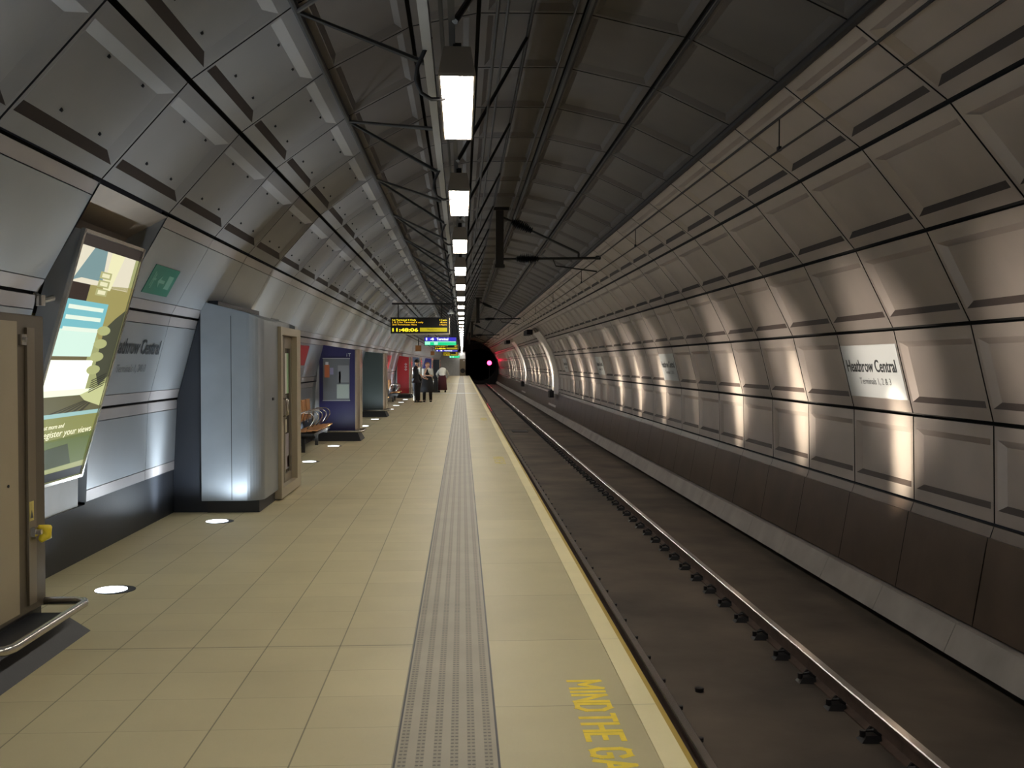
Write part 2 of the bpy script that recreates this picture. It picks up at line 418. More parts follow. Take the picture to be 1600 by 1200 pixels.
# MIND THE GAP on the edge slabs
STROKES = {'M': [[(0,0),(0,1)],[(0,1),(.5,.35)],[(.5,.35),(1,1)],[(1,1),(1,0)]], 'I': [[(.5,0),(.5,1)]], 'N': [[(0,0),(0,1)],[(0,1),(1,0)],[(1,0),(1,1)]],
 'D': [[(0,0),(0,1)],[(0,1),(.6,1)],[(.6,1),(1,.75)],[(1,.75),(1,.25)],[(1,.25),(.6,0)],[(.6,0),(0,0)]], 'T': [[(.5,0),(.5,1)],[(0,1),(1,1)]], 'H': [[(0,0),(0,1)],[(1,0),(1,1)],[(0,.5),(1,.5)]],
 'E': [[(0,0),(0,1)],[(0,1),(1,1)],[(0,.5),(.8,.5)],[(0,0),(1,0)]], 'G': [[(1,.78),(.8,1)],[(.8,1),(.2,1)],[(.2,1),(0,.8)],[(0,.8),(0,.2)],[(0,.2),(.2,0)],[(.2,0),(.8,0)],[(.8,0),(1,.2)],[(1,.2),(1,.45)],[(1,.45),(.6,.45)]],
 'A': [[(0,0),(.5,1)],[(.5,1),(1,0)],[(.2,.35),(.8,.35)]], 'P': [[(0,0),(0,1)],[(0,1),(.8,1)],[(.8,1),(1,.8)],[(1,.8),(1,.6)],[(1,.6),(.8,.45)],[(.8,.45),(0,.45)]]}
def mind(y, m, label):
    """painted block capitals, read from the track side of the platform: text runs towards -y, tops towards +x"""
    root = empty('painted_lettering', (.61, y, .001), label, 'lettering')
    for wd, a, ws in (('MIND', 0, (.115, .03, .09, .085)), ('THE', .475, (.085, .085, .075)), ('GAP', .88, (.085, .10, .085))):
        b = MB(); yy = y-a; t = .0155; sw = .0155
        for ch, wv_ in zip(wd, ws):
            for n_s, (p, q) in enumerate(STROKES[ch]):
                P0 = Vector((.535+p[1]*.15, yy-sw-p[0]*(wv_), 0)); P1 = Vector((.535+q[1]*.15, yy-sw-q[0]*(wv_), 0))
                d = (P1-P0).normalized(); nn = Vector((-d.y, d.x, 0))*t*(1.0 if abs(d.x) > .5 else .8); P0 = P0-d*t*.8; P1 = P1+d*t*.8; z = .0006+.00012*n_s
                lo = [P0-nn, P1-nn, P1+nn, P0+nn]; b.hexa([v+Vector((0, 0, .0002)) for v in lo], [v+Vector((0, 0, z)) for v in lo])
            yy -= wv_+.034
        at(root, b.build('word', [m]))
mind(4.95, M_YEL, 'bright yellow warning words painted on the nearest edge slabs')
mind(16.9, M_YELW, 'worn yellow warning words painted on slabs beside the first mast')
mind(28.9, M_YELW, 'faint worn yellow warning words far along the platform edge slabs')

# ------------------------------------------------------------------ lamps, trunking and truss
LZ = EYE+1.319
def lamp_proto():
    root = empty('ceiling_lamp', (0, 0, 0))
    h = MB()
    h.hexa([(-.085, -.65, 0), (.085, -.65, 0), (.085, .65, 0), (-.085, .65, 0)], [(-.062, -.62, .13), (.062, -.62, .13), (.062, .62, .13), (-.062, .62, .13)])
    h.box(-.085, -.076, -.65, .65, -.012, 0); h.box(.076, .085, -.65, .65, -.012, 0)
    h.box(-.076, .076, -.65, -.638, -.012, 0); h.box(-.076, .076, .638, .65, -.012, 0)
    h.build('housing', [M_HOUS], root)
    d = MB(); d.box(-.074, .074, -.636, .636, -.006, -.002); d.build('diffuser', [M_LAMP], root)
    b = MB(); b.box(-.02, .02, -.45, -.41, .13, .20); b.box(-.02, .02, .41, .45, .13, .20); b.build('bracket', [M_DARK], root)
    return root
LC0 = 5.20; LP = 3.026
proto = lamp_proto()
names = ['nearest', 'second', 'third', 'fourth', 'fifth', 'sixth', 'seventh', 'eighth']
nl = 0
for i in range(-1, 40):
    o = proto if i == -1 else copy_tree(proto)
    o.location = (-.022, LC0+LP*i, LZ)
    if i < 0: lab = 'fluorescent lamp of the platform row, above and behind the viewpoint'
    elif i < 8: lab = 'bright fluorescent lamp, %s from the front in the hanging row over the platform' % names[i]
    else: lab = 'one of the small bright fluorescent lamps merging into a line in the far distance'
    tag(o, lab, 'lamp', 'fluorescent lamps hanging in a row over the platform')
truss = empty('lighting_truss', (0, 0, 3.1), 'dark tubular truss that hangs the lamp row from the tunnel crown', 'truss')
def tp(name, mbb, m, smooth=False): o = mbb.build(name, [m], None, smooth); at(truss, o); return o
m_ = MB(); m_.box(-.19, -.145, YB, 120, LZ+.20, LZ+.29); tp('cable_trunking', m_, M_TRUNK)
m_ = MB(); m_.box(-.115, -.095, YB, 120, LZ+.42, LZ+.46); m_.box(-.06, -.03, YB, 120, LZ+.195, LZ+.215); tp('lower_chord', m_, M_DARK)
m_ = MB(); m_.tube([(-1.10, YB, 3.95), (-1.10, 120, 3.95)], .026, 8); tp('upper_chord', m_, M_CABLE)
m_ = MB(); m_.tube([(.56, YB, 4.38), (.56, 120, 4.38)], .017, 8); tp('upper_chord', m_, M_CABLE)
hub = (-.05, LZ+.205)
br = MB(); loops = None
for i in range(-2, 37):
    yl = 6.75+LP*i; yr = 8.5+LP*i
    for dy, zz in ((-1.5, .22), (-3.15, .21)):
        m_ = MB(); m_.tube([(-1.10, yl, 3.95), (-.16, yl+dy, LZ+zz+.02)], .015, 6); tp('brace', m_, M_DARK)
    m_ = MB(); m_.tube([(.56, yr, 4.38), (-.03, yr-1.05, LZ+.19)], .015, 6); tp('strut', m_, M_DARK)
for i in range(-1, 36):
    yc = LC0-.35+LP*i
    m_ = MB(); pts = []
    for (x, dy, z) in ((-.15, 0, .22), (-.175, .02, .17), (-.215, .04, .09), (-.225, .06, .03), (-.20, .08, -.03), (-.15, .1, -.055), (-.09, .11, -.05), (-.07, .11, .02)):
        pts.append((x, yc+dy, LZ+z+.04))
    m_.tube(pts, .011, 6); tp('conduit_loop', m_, M_CABLE, True)

# ------------------------------------------------------------------ in-ground uplights
UX, UY0 = -2.47, 7.09
def uplight_proto():
    root = empty('floor_uplight', (0, 0, 0))
    r = MB(); r.cyl((.03, 0, -.02), .135, .023, 32); r.build('rim', [M_PLINTH], root)
    l = MB(); l.cyl((0, 0, .003), .108, .0022, 32); l.build('lens', [M_UP], root)
    return root
def spot(name, loc, aim, power, col, angle, blend, rad, parent=None, scl=None):
    L = bpy.data.lights.new(name, 'SPOT'); L.energy = power; L.color = col; L.spot_size = math.radians(angle); L.spot_blend = blend; L.shadow_soft_size = rad
    o = bpy.data.objects.new(name, L); COL.objects.link(o); o.location = loc
    d = (Vector(aim)-Vector(loc)); o.rotation_euler = d.to_track_quat('-Z', 'Y').to_euler()
    if scl: o.scale = scl
    if parent: at(parent, o)
    return o
up0 = uplight_proto()
LW = LB = None
hidden = (2, 5, 8)
for i in range(-2, 38):
    o = up0 if i == -2 else copy_tree(up0)
    y = UY0+LP*i; o.location = (UX, y, 0)
    if i < 0: lab = 'round glowing floor light of the row along the wall, behind the viewpoint'
    elif i == 0: lab = 'round glowing floor light nearest, beside the tan cabinet and its chrome bumper rail'
    elif i == 1: lab = 'round glowing floor light in front of the curved grey steel kiosk'
    elif i == 2: lab = 'round floor light hidden just beyond the grey steel kiosk'
    elif i == 3: lab = 'round glowing floor light just past the kiosk door frame'
    elif i == 4: lab = 'round glowing floor light in front of the navy poster kiosk plinth'
    elif i == 5: lab = 'round floor light hidden behind the navy poster kiosk'
    elif i == 6: lab = 'round glowing floor light just past the steel edge of the navy kiosk'
    elif i == 7: lab = 'round glowing floor light in front of the green grey kiosk'
    elif i == 8: lab = 'round floor light hidden behind the green grey kiosk'
    else: lab = 'small round glowing floor light in the receding row beyond the green grey kiosk'
    tag(o, lab, 'floor light', 'round floor lights along the platform wall')
for i in range(-2, 30):
    y = UY0+LP*i
    weak = .12 if i % 4 == 0 and i > 0 else (1.25 if i in (1, 2, 3) else random.uniform(.8, 1.15)*(1.0+.05*min(i, 14)))
    spot('uplight_wash', (UX, y, .03), (UX-.25, y, 1.03), UP_W*1.5, (.80, .91, 1.0), 150, .9, .05, None, (.20, 1, 1)); spot('uplight_wash', (UX, y, .03), (UX-.06, y, 1.03), UP_W*.30, (.80, .91, 1.0), 164, .35, .07)
    if i >= 0: spot('uplight_beam', (UX+.02, y, .04), (4.5, y-.05, .98 if i > 1 else .70), BEAM_W*.95*weak, (1.0, .86, .66), 15.5 if i > 1 else 12, 1.0, .10, None, (.50, 1.0, 1)); spot('uplight_beam', (UX+.02, y, .04), (4.5, y-.05, 1.62), BEAM_W*.20*weak, (1.0, .87, .73), 23, 1.0, .10, None, (.85, 1.0, 1))

# ------------------------------------------------------------------ poster case in the recess
pc = empty('poster_case', (-3.0, 7.52, .6), 'tall backlit poster case leaning in the wall recess beside the station name panel', 'advertising display')
PT0 = Vector((-2.565, 0, EYE+.905)); PT1 = Vector((-3.075, 0, EYE-.90)); PY0, PY1 = 6.90, 8.15
pv = (PT1-PT0); pl_ = pv.length; pu = pv.normalized(); pn = Vector((-pu.z, 0, pu.x))     # pn into the tunnel
if pn.x < 0: pn = -pn
def PP(s, t, d=0.): return PT0+pv*t+Vector((0, PY0+(PY1-PY0)*s, 0))+pn*d
m_ = MB()
m_.hexa([PP(0,0,-.16), PP(1,0,-.16), PP(1,1,-.16), PP(0,1,-.16)], [PP(0,0,-.012), PP(1,0,-.012), PP(1,1,-.012), PP(0,1,-.012)])
at(pc, m_.build('case_box', [M_BRUSH]))
m_ = MB()
def rim(a0, a1, b0, b1): m_.hexa([PP(a0,b0,-.012), PP(a1,b0,-.012), PP(a1,b1,-.012), PP(a0,b1,-.012)], [PP(a0,b0,.014), PP(a1,b0,.014), PP(a1,b1,.014), PP(a0,b1,.014)])
rim(-.012, .012, -.005, 1.005); rim(.988, 1.012, -.005, 1.005); rim(0, 1, -.008, .006); rim(0, 1, .994, 1.008)
at(pc, m_.build('frame', [M_STEEL]))
def ecol(name, rgb, s=1.0): return em(name, lin(*rgb), s)
poster = None
EM = {}
def patch(pts, rgb, s=1.0, d=.001, name='artwork_patch'):
    global poster
    key = (rgb, s)
    if key not in EM: EM[key] = ecol('poster_ink', rgb, s); EM[key].node_tree.nodes['Principled BSDF'].inputs['Specular IOR Level'].default_value = .15
    b = MB(); q = [PP(a, t, d) for a, t in pts]
    b.hexa([p-pn*.0006 for p in q], q)
    o = b.build(name, [EM[key]])
    if poster is None: at(pc, o); poster = o
    else: o.parent = poster
    return o
def rc(a0, a1, b0, b1): return [(a0, b0), (a1, b0), (a1, b1), (a0, b1)]
patch(rc(.02, .98, .05, .995), (172, 176, 120), .9, 0, 'poster')
patch(rc(.02, .98, .008, .05), (70, 60, 55), .5, .001)
patch(rc(.02, .92, .05, .19), (232, 224, 200), 1.0, .001)
patch([(.22, .05), (.42, .05), (.46, .17), (.14, .17), (.02, .185)], (128, 158, 160), .9, .002)
patch([(.50, .05), (.72, .05), (.62, .2), (.5, .2)], (240, 236, 190), 1.0, .002)
for k in range(3): patch(rc(.40, .58, .13+.034*k, .158+.034*k), (188, 186, 130), .9, .003); patch(rc(.43, .55, .136+.034*k, .152+.034*k), (236, 232, 190), 1.0, .004)
patch(rc(.02, .30, .19, .255), (62, 44, 34), .6, .001)
patch([(.30, .19), (.98, .17), (.98, .36), (.70, .42), (.3, .26)], (168, 158, 96), .9, .001)
patch(rc(.02, .66, .255, .37), (122, 192, 200), 1.0, .002)
patch(rc(.02, .60, .37, .475), (208, 236, 220), 1.1, .002)
for t in (.275, .315, .36): patch(rc(.07, .60, t, t+.016), (225, 238, 220), 1.1, .003)
patch(rc(.02, .55, .475, .49), (118, 108, 70), .8, .002)
patch(rc(.02, .66, .49, .61), (248, 252, 232), 1.25, .002)
patch(rc(.02, .80, .61, .635), (236, 244, 214), 1.15, .002)
patch([(.70, .36), (.84, .31), (.98, .27), (.98, .56), (.86, .60), (.72, .52)], (78, 80, 62), .8, .003)
for k in range(4): patch([(.70+.11*math.cos(2*PI*i/14), .365+.055*k+.020*math.sin(2*PI*i/14)) for i in range(14)], (186, 190, 130), .9, .004+.0004*k)
for k in range(6): patch([(.72, .575+.010*k), (.95, .545+.010*k), (.95, .549+.010*k), (.72, .579+.010*k)], (44, 46, 38), .7, .0045)
patch(rc(.02, .98, .635, .71), (112, 108, 74), .8, .0015)
for k in range(5): patch([(.15+.12*k, .71), (.21+.12*k, .71), (.93, .64), (.91, .64)], (70, 66, 48), .7, .002)
patch([(.60, .635), (.98, .59), (.98, .69), (.7, .66)], (206, 210, 150), .95, .0025)
patch(rc(.02, .98, .705, .722), (160, 200, 196), 1., .003)
patch(rc(.02, .98, .722, .82), (150, 152, 84), .85, .002)
patch([(.02, .82), (.98, .80), (.98, .93), (.02, .94)], (112, 128, 62), .7, .002)
patch([(.30, .85), (.62, .84), (.75, .93), (.2, .935)], (74, 84, 46), .6, .003)
patch(rc(.02, .98, .955, .992), (14, 14, 20), .5, .003)
M_PTXT = em('poster_lettering', lin(240, 236, 200), 1.1)
for txt, s0, t, hh, wd in (('find out more and', .06, .765, .036, .52), ('register your views', .18, .80, .055, .95)):
    o = text_obj('lettering', txt, hh, PP(s0, t, .006), (0, 1, 0), -pu, M_PTXT, None, width=wd)
    o.parent = poster
m_ = MB(); q0 = PT1+Vector((-.02, 0, -.02)); q1 = Vector((-3.10, 0, .40))
m_.hexa([(q1.x-.04, PY0, .42), (q1.x, PY0, .42), (q1.x, PY1, .42), (q1.x-.04, PY1, .42)], [(q0.x-.04, PY0, q0.z), (q0.x, PY0, q0.z), (q0.x, PY1, q0.z), (q0.x-.04, PY1, q0.z)])
at(pc, m_.build('lower_panel', [M_BRUSH]))

# bracket on the end of the first bay
br_ = empty('wall_bracket', (-2.80, 6.80, 2.02), 'small steel catch at the lower corner of the nearest wall bay', 'bracket')
m_ = MB(); m_.tube([(-2.85, 6.75, 2.06), (-2.79, 6.80, 2.02), (-2.76, 6.86, 2.04)], .022, 8); m_.cyl((-2.80, 6.76, 1.98), .03, .07, 12); at(br_, m_.build('catch', [M_STEEL]))
m_ = MB(); m_.box(-3.02, -3.0, 6.96, 7.16, 1.86, 1.95); tag(m_.build('warning_label', [M_YELW]), 'small yellow label on the recess wall beside the poster case', 'label')

# station names
def rot_frame(p0, p1): return frame(p0, p1)
P_, Lg_, u_, n_ = frame(RS[1], RS[2])
for idx, k in enumerate(SIGN_K):
    y0, y1 = ring(k)+.03, ring(k+1)-.03
    lab = ['white station name sign on the trackside wall, nearest', 'white station name sign on the trackside wall, second along in the distance',
           'faint station name sign on the trackside wall, third along', 'tiny station name sign on the trackside wall, farthest'][idx]
    s_ = empty('station_sign', P_((y0+y1)/2, Lg_/2), lab, 'sign', 'station name signs on the trackside wall')
    b = MB(); q = [P_(y0, .15), P_(y1, .15), P_(y1, Lg_-.15), P_(y0, Lg_-.15)]
    b.hexa(q, [p-n_*.008 for p in q]); at(s_, b.build('plate', [M_SIGNW]))
    text_obj('station_name', 'Heathrow Central', .14, P_(y1-.08, .44, -.010), (0, -1, 0), u_, M_INK, s_, width=1.28, bold=.014)
    text_obj('terminal_line', 'Terminals 1, 2 & 3', .075, P_(y1-.36, .30, -.010), (0, -1, 0), u_, M_INK2, s_, width=.80)
P_, Lg_, u_, n_ = frame(LS[4], LS[3])
s_ = empty('station_sign', P_(9.0, Lg_/2), 'station name lettering on the pale wall panel beside the leaning poster case', 'sign')
text_obj('station_name', 'Heathrow Central', .14, P_(8.34, .48, -.006), (0, 1, 0), u_, M_INK, s_, width=1.34, bold=.014)
text_obj('terminal_line', 'Terminals 1, 2 & 3', .075, P_(8.62, .31, -.006), (0, 1, 0), u_, M_INK2, s_, width=.78)
P_, Lg_, u_, n_ = frame(LS[3], LS[2])
s_ = empty('exit_sign', P_(9.0, .33), 'green emergency exit sign on the pale wall panel above the station name', 'sign')
b = MB(); q = [P_(8.62, .17), P_(9.33, .17), P_(9.33, .44), P_(8.62, .44)]; b.hexa(q, [p-n_*.006 for p in q]); at(s_, b.build('plate', [M_GREENSIG]))
M_SG2 = mat('sign_pale_green', (.16, .34, .27), .5)
b = MB()
for (a0, a1, t0, t1) in ((8.70, 8.72, .24, .38), (8.72, 8.80, .30, .32), (8.74, 8.76, .22, .36), (9.10, 9.24, .24, .37)):
    q = [P_(a0, t0, -.0065), P_(a1, t0, -.0065), P_(a1, t1, -.0065), P_(a0, t1, -.0065)]; b.hexa(q, [p-n_*.002 for p in q])
at(s_, b.build('door_and_runner_symbol', [M_SG2])); b = MB()
q = [P_(8.86, .30, -.0065), P_(8.93, .24, -.0065), P_(8.93, .36, -.0065)]; b.hexa(q, [p-n_*.002 for p in q]); q = [P_(8.93, .285, -.0065), P_(9.05, .285, -.0065), P_(9.05, .315, -.0065), P_(8.93, .315, -.0065)]; b.hexa(q, [p-n_*.002 for p in q])
at(s_, b.build('arrow_symbol', [M_SG2]))
# small plaques on the wall above kiosk one
for (ya, yb, t, m, lab) in ((14.3, 14.9, .12, M_INK2, 'small grey plaque on the wall above the steel kiosk'),):
    b = MB(); q = [P_(ya, t), P_(yb, t), P_(yb, t+.09), P_(ya, t+.09)]; b.hexa(q, [p-n_*.006 for p in q]); tag(b.build('wall_plaque', [m]), lab, 'plaque')
P_, Lg_, u_, n_ = frame(LS[4], LS[3])
for (ya, yb, t0, t1, lab) in ((17.6, 18.7, .35, .72, 'red poster on the wall between the steel kiosk and the navy kiosk'), (33.6, 35.4, .15, .70, 'red poster on the wall just past the green grey kiosk'), (37.3, 40.5, .12, .70, 'red poster on the wall just before the red kiosk')):
    b = MB(); q = [P_(ya, t0), P_(yb, t0), P_(yb, t1), P_(ya, t1)]; b.hexa(q, [p-n_*.01 for p in q]); tag(b.build('wall_poster', [M_RED]), lab, 'poster')

# ------------------------------------------------------------------ near cabinet
def bumper(root, y0, y1, xf, xb, z=.19, r=.024, name='bumper_rail'):
    b = MB(); c = .07
    b.tube([(xb, y0, z), (xf-c, y0, z), (xf-.02, y0+.02, z), (xf, y0+c, z), (xf, y1-c, z), (xf-.02, y1-.02, z), (xf-c, y1, z), (xb, y1, z)], r, 10)
    at(root, b.build(name, [M_STEEL], None, True))
def plinth(root, y0, y1, xb, xf, h=.17):
    b = MB(); b.hexa([(xb, y0, 0), (xf, y0, 0), (xf, y1, 0), (xb, y1, 0)], [(xb, y0, h), (xf-.12, y0+.0, h), (xf-.12, y1-.12, h), (xb, y1-.12, h)]); at(root, b.build('plinth', [M_PLINTH]))
cab = empty('equipment_cabinet', (-2.75, 5.4, 0), 'tall tan cabinet with bronze edge strip and chrome bumper rail, nearest on the left', 'cabinet')
b = MB(); b.box(-3.05, -2.47, 4.6, 6.0, .17, 1.875); at(cab, bevel(b.build('body', [M_BRONZE]), .01))
b = MB(); b.box(-2.47, -2.462, 4.62, 5.63, .20, 1.83); at(cab, b.build('front_panel', [M_TAN]))
b = MB(); b.box(-2.47, -2.455, 5.74, 5.84, .22, 1.80); at(cab, b.build('edge_strip', [M_BRONZE2]))
b = MB(); b.box(-2.47, -2.448, 5.66, 5.72, 1.70, 1.76); b.cyl((-2.47, 5.69, 1.73), .013, .035, 8, 0, 'x'); at(cab, b.build('latch', [M_STEEL]))
b = MB(); b.box(-2.4548, -2.452, 5.745, 5.80, .70, .81); lb = b.build('warning_label', [M_YELW]); at(cab, lb); lb['label'] = 'pale warning label with black triangle'
b = MB(); b.poly([(-2.4518, 5.752, .715), (-2.4518, 5.793, .715), (-2.4518, 5.7725, .765)]); o = b.build('triangle', [M_INK]); o.parent = lb
b = MB(); b.box(-2.4548, -2.43, 5.76, 5.80, .61, .66); b.cyl((-2.43, 5.78, .635), .016, .03, 10, 0, 'x'); at(cab, b.build('lock', [M_STEEL]))
b = MB(); b.tube([(-2.425, 5.80, .66), (-2.40, 5.85, .64), (-2.41, 5.86, .60), (-2.43, 5.83, .575)], [.012, .03, .034, .015], 10); o = b.build('tag', [M_YEL], None, True); at(cab, o); o['label'] = 'yellow plastic tag'
b = MB(); b.cyl((-2.462, 5.50, .93), .008, .006, 8, 0, 'x'); at(cab, b.build('keyhole', [M_CLIP]))
b = MB(); b.box(-3.05, -2.50, 4.55, 6.0, 0, .17); at(cab, b.build('base', [M_PLINTH]))
plinth(cab, 4.85, 6.02, -2.5, -2.22, .14)
bumper(cab, 4.92, 5.98, -2.215, -2.50)

# ------------------------------------------------------------------ grey steel kiosk
kx = -2.13
k1 = empty('kiosk', (-2.6, 11.8, 0), 'curved grey brushed steel kiosk with glazed door facing the platform', 'kiosk')
b = MB(); Ya, Yb_ = 10.68, 12.98
prof = [(-2.77, Ya)]+[(-2.13-.16+.16*math.sin(a), Ya+.16-.16*math.cos(a)) for a in [i*PI/2/8 for i in range(9)]]+[(-2.13, 11.60), (-2.20, 11.60), (-2.20, 12.80), (-2.13, 12.80), (-2.13, Yb_), (-2.77, Yb_)]
def topz(x): return EYE+.655-.19*max(0, (x+2.77)/.64)**1.6
n = len(prof); b.v += [Vector((x, y, .13)) for x, y in prof]+[Vector((x, y, topz(x))) for x, y in prof]
for i in range(n): j = (i+1) % n; b.f.append((i, j, n+j, n+i)); b.m.append(0)
b.f.append(tuple(range(n, 2*n))); b.m.append(0); b.f.append(tuple(reversed(range(n)))); b.m.append(0)
at(k1, b.build('body', [M_KIOSK]))
b = MB(); b.box(-2.455, -2.449, Ya-.0015, Ya+.01, .14, 2.10); at(k1, b.build('seam', [M_CLIP]))
b = MB(); pr = [(-3.082, 0), (-3.082, .46), (-3.035, 1.22), (-2.812, 2.05), (-2.70, 2.262), (-2.60, 2.262), (-2.60, 0)]; n = len(pr)
b.v += [Vector((x, 10.75, z)) for x, z in pr]+[Vector((x, 12.9, z)) for x, z in pr]
for i in range(n): j = (i+1) % n; b.f.append((i, j, n+j, n+i)); b.m.append(0)
b.f.append(tuple(range(n))); b.m.append(0); b.f.append(tuple(reversed(range(n, 2*n)))); b.m.append(0)
o = b.build('side_panel', [M_KDARK]); at(k1, o); o['label'] = 'dark blue panel against the wall'
b = MB(); b.box(-2.72, -2.17, 10.72, 12.9, 0, .13); at(k1, b.build('plinth', [M_PLINTH]))
b = MB(); xx0, xx1 = -2.205, -2.09
b.box(xx0, xx1, 11.60, 11.70, .02, 2.02); b.box(xx0, xx1, 12.70, 12.98, .02, 2.02); b.box(xx0, xx1, 11.70, 12.70, 1.93, 2.02); b.box(xx0, xx1, 11.70, 12.70, .02, .14)
M_FR = mat('door_frame_tan', (.42, .36, .26), .4, .35); at(k1, b.build('door_frame', [M_FR]))
M_LEAF = mat('door_leaf', (.26, .22, .17), .35, .5)
for (a, c) in ((11.71, 12.16), (12.19, 12.69)):
    b = MB(); x0, x1 = -2.195, -2.16
    b.box(x0, x1, a, a+.07, .14, 1.92); b.box(x0, x1, c-.07, c, .14, 1.92); b.box(x0, x1, a+.07, c-.07, 1.78, 1.92); b.box(x0, x1, a+.07, c-.07, .14, .24)
    leaf = b.build('door_leaf', [M_LEAF]); at(k1, leaf)
    g = MB(); g.box(-2.19, -2.182, a+.07, c-.07, .24, 1.78); o = g.build('glass', [M_GLASS]); o.parent = leaf
    h = MB(); h.tube([(-2.16, c-.035 if a < 12 else a+.035, .95), (-2.12, c-.035 if a < 12 else a+.035, .97), (-2.12, c-.035 if a < 12 else a+.035, 1.15), (-2.16, c-.035 if a < 12 else a+.035, 1.17)], .01, 6)
    o = h.build('handle', [M_STEEL], None, True); o.parent = leaf
    cols = [((.6, .55, .5), .07, .2, 1.3, 1.75), ((.55, .05, .06), .2, .28, .98, 1.75), ((.1, .35, .32), .07, .28, .60, .95), ((.55, .48, .30), .07, .2, .28, .56)] if a < 12 else \
           [((.78, .74, .70), .10, .27, 1.22, 1.72), ((.25, .42, .22), .27, .40, 1.22, 1.72), ((.08, .07, .07), .08, .27, .92, 1.2), ((.50, .46, .34), .10, .27, .74, .9), ((.30, .27, .30), .08, .40, .28, .72), ((.5, .2, .1), .28, .40, .30, .44)]
    for q_, (cc, s0, s1, z0, z1) in enumerate(cols):
        p = MB(); p.box(-2.1815, -2.1795, a+s0, a+s1, z0, z1); o = p.build('poster_reflection', [mat('reflection_tint', cc, .4)]); o.parent = leaf  # coloured poster reflections in the glass, painted on as flat patches
b = MB(); b.box(-2.13, -2.118, 11.25, 11.32, 1.18, 1.21); at(k1, b.build('latch', [M_CLIP]))

# ------------------------------------------------------------------ further kiosks
M_POST = mat('corner_post_steel', (.52, .44, .36), .24, .8)
def kiosk(y0, y1, xf, xl, mface, label, zl=EYE+.345, zr=EYE+.25, bump=True, edge=.09, group=None):
    root = empty('kiosk', ((xf+xl)/2, (y0+y1)/2, 0), label, 'kiosk', group)
    b = MB(); b.hexa([(xl, y0, .17), (xf-edge, y0, .17), (xf-edge, y1, .17), (xl, y1, .17)], [(xl, y0, zl), (xf-edge, y0, zr), (xf-edge, y1, zr), (xl, y1, zl)]); at(root, b.build('body', [mface]))
    b = MB(); b.hexa([(-3.08, y0+.05, .0), (xl-.001, y0+.05, .0), (xl-.001, y1-.05, .0), (-3.08, y1-.05, .0)], [(-2.94, y0+.05, zl), (xl-.001, y0+.05, zl), (xl-.001, y1-.05, zl), (-2.94, y1-.05, zl)])
    o = b.build('side_panel', [M_BRUSH]); at(root, o); o['label'] = 'grey steel infill panel beside the wall'
    b = MB(); x = xf-edge
    pr = [(x+.0005, y0)]+[(x+(edge)*math.sin(a), y0+.03-.05*math.cos(a)+.02) for a in [i*PI/2/5 for i in range(6)]]+[(xf, y1), (x+.0005, y1)]
    n = len(pr); b.v += [Vector((px, py, .17)) for px, py in pr]+[Vector((px, py, zr+.01)) for px, py in pr]
    for i in range(n): j = (i+1) % n; b.f.append((i, j, n+j, n+i)); b.m.append(0)
    b.f.append(tuple(range(n, 2*n))); b.m.append(0); b.f.append(tuple(reversed(range(n)))); b.m.append(0)
    at(root, b.build('corner_post', [M_POST]))
    b = MB(); b.hexa([(-2.95, y0-.12, 0), (xf+.04, y0-.12, 0), (xf+.04, y1+.1, 0), (-2.95, y1+.1, 0)], [(-2.95, y0, .165), (xf-.04, y0, .165), (xf-.04, y1, .165), (-2.95, y1, .165)]); at(root, b.build('plinth', [M_PLINTH]))
    if bump:
        b = MB(); z = .2; c = .07; ya = y0-.15; xo = xf+.08
        b.tube([(-2.9, ya, z), (xo-c, ya, z), (xo-.02, ya+.02, z), (xo, ya+c, z), (xo, y1-.05, z), (xf-.02, y1, z)], .022, 8); at(root, b.build('bumper_rail', [M_STEEL], None, True))
    return root
k2 = kiosk(20.55, 21.15, -2.11, -2.93, M_NAVY, 'navy kiosk with a glazed notice case, steel corner post and chrome bumper rail', EYE+.38, EYE+.27)
def on_k2(name, x0, x1, z0, z1, y, m, par=None, th=.004):
    b = MB(); b.box(x0, x1, y-th, y, z0, z1); o = b.build(name, [m]); 
    if par is None: at(k2, o)
    else: o.parent = par
    return o
case = on_k2('notice_case', -2.85, -2.31, .83, 1.69, 20.549, mat('notice_grey', (.13, .14, .15), .3), None, .02)
fy = 20.528
on_k2('frame_strip', -2.86, -2.30, 1.685, 1.70, fy, M_BRUSH, case); on_k2('frame_strip', -2.86, -2.30, .82, .835, fy, M_BRUSH, case)
on_k2('notice', -2.57, -2.32, .87, 1.16, fy, mat('notice_pale', (.36, .42, .38), .5), case)
on_k2('notice', -2.55, -2.32, 1.20, 1.55, fy, mat('notice_mid', (.22, .23, .24), .5), case)
on_k2('notice', -2.82, -2.72, 1.30, 1.56, fy, mat('notice_orange', (.5, .14, .05), .5), case)
on_k2('notice', -2.80, -2.74, 1.56, 1.62, fy, mat('notice_white', (.6, .6, .62), .5), case)
on_k2('notice', -2.71, -2.64, 1.36, 1.50, fy, mat('notice_lilac', (.25, .24, .36), .5), case)
on_k2('notice', -2.53, -2.49, 1.18, 1.42, fy, M_INK, case)
text_obj('lettering', 'i', .07, (-2.37, 20.545, 1.73), (1, 0, 0), (0, 0, 1), M_SIGNW, k2)
text_obj('lettering', 'T', .07, (-2.34, 20.545, 1.73), (1, 0, 0), (0, 0, 1), M_SIGNW, k2)
k3 = kiosk(29.5, 30.2, -2.25, -2.93, M_GRNGREY, 'dark green grey kiosk with steel corner post, behind the navy poster kiosk', EYE+.34, EYE+.28)
k4 = kiosk(45.4, 47.0, -2.33, -2.95, M_RED, 'red kiosk with pale upright mark, behind the row of wall benches', EYE+.34, EYE+.26)
b = MB()
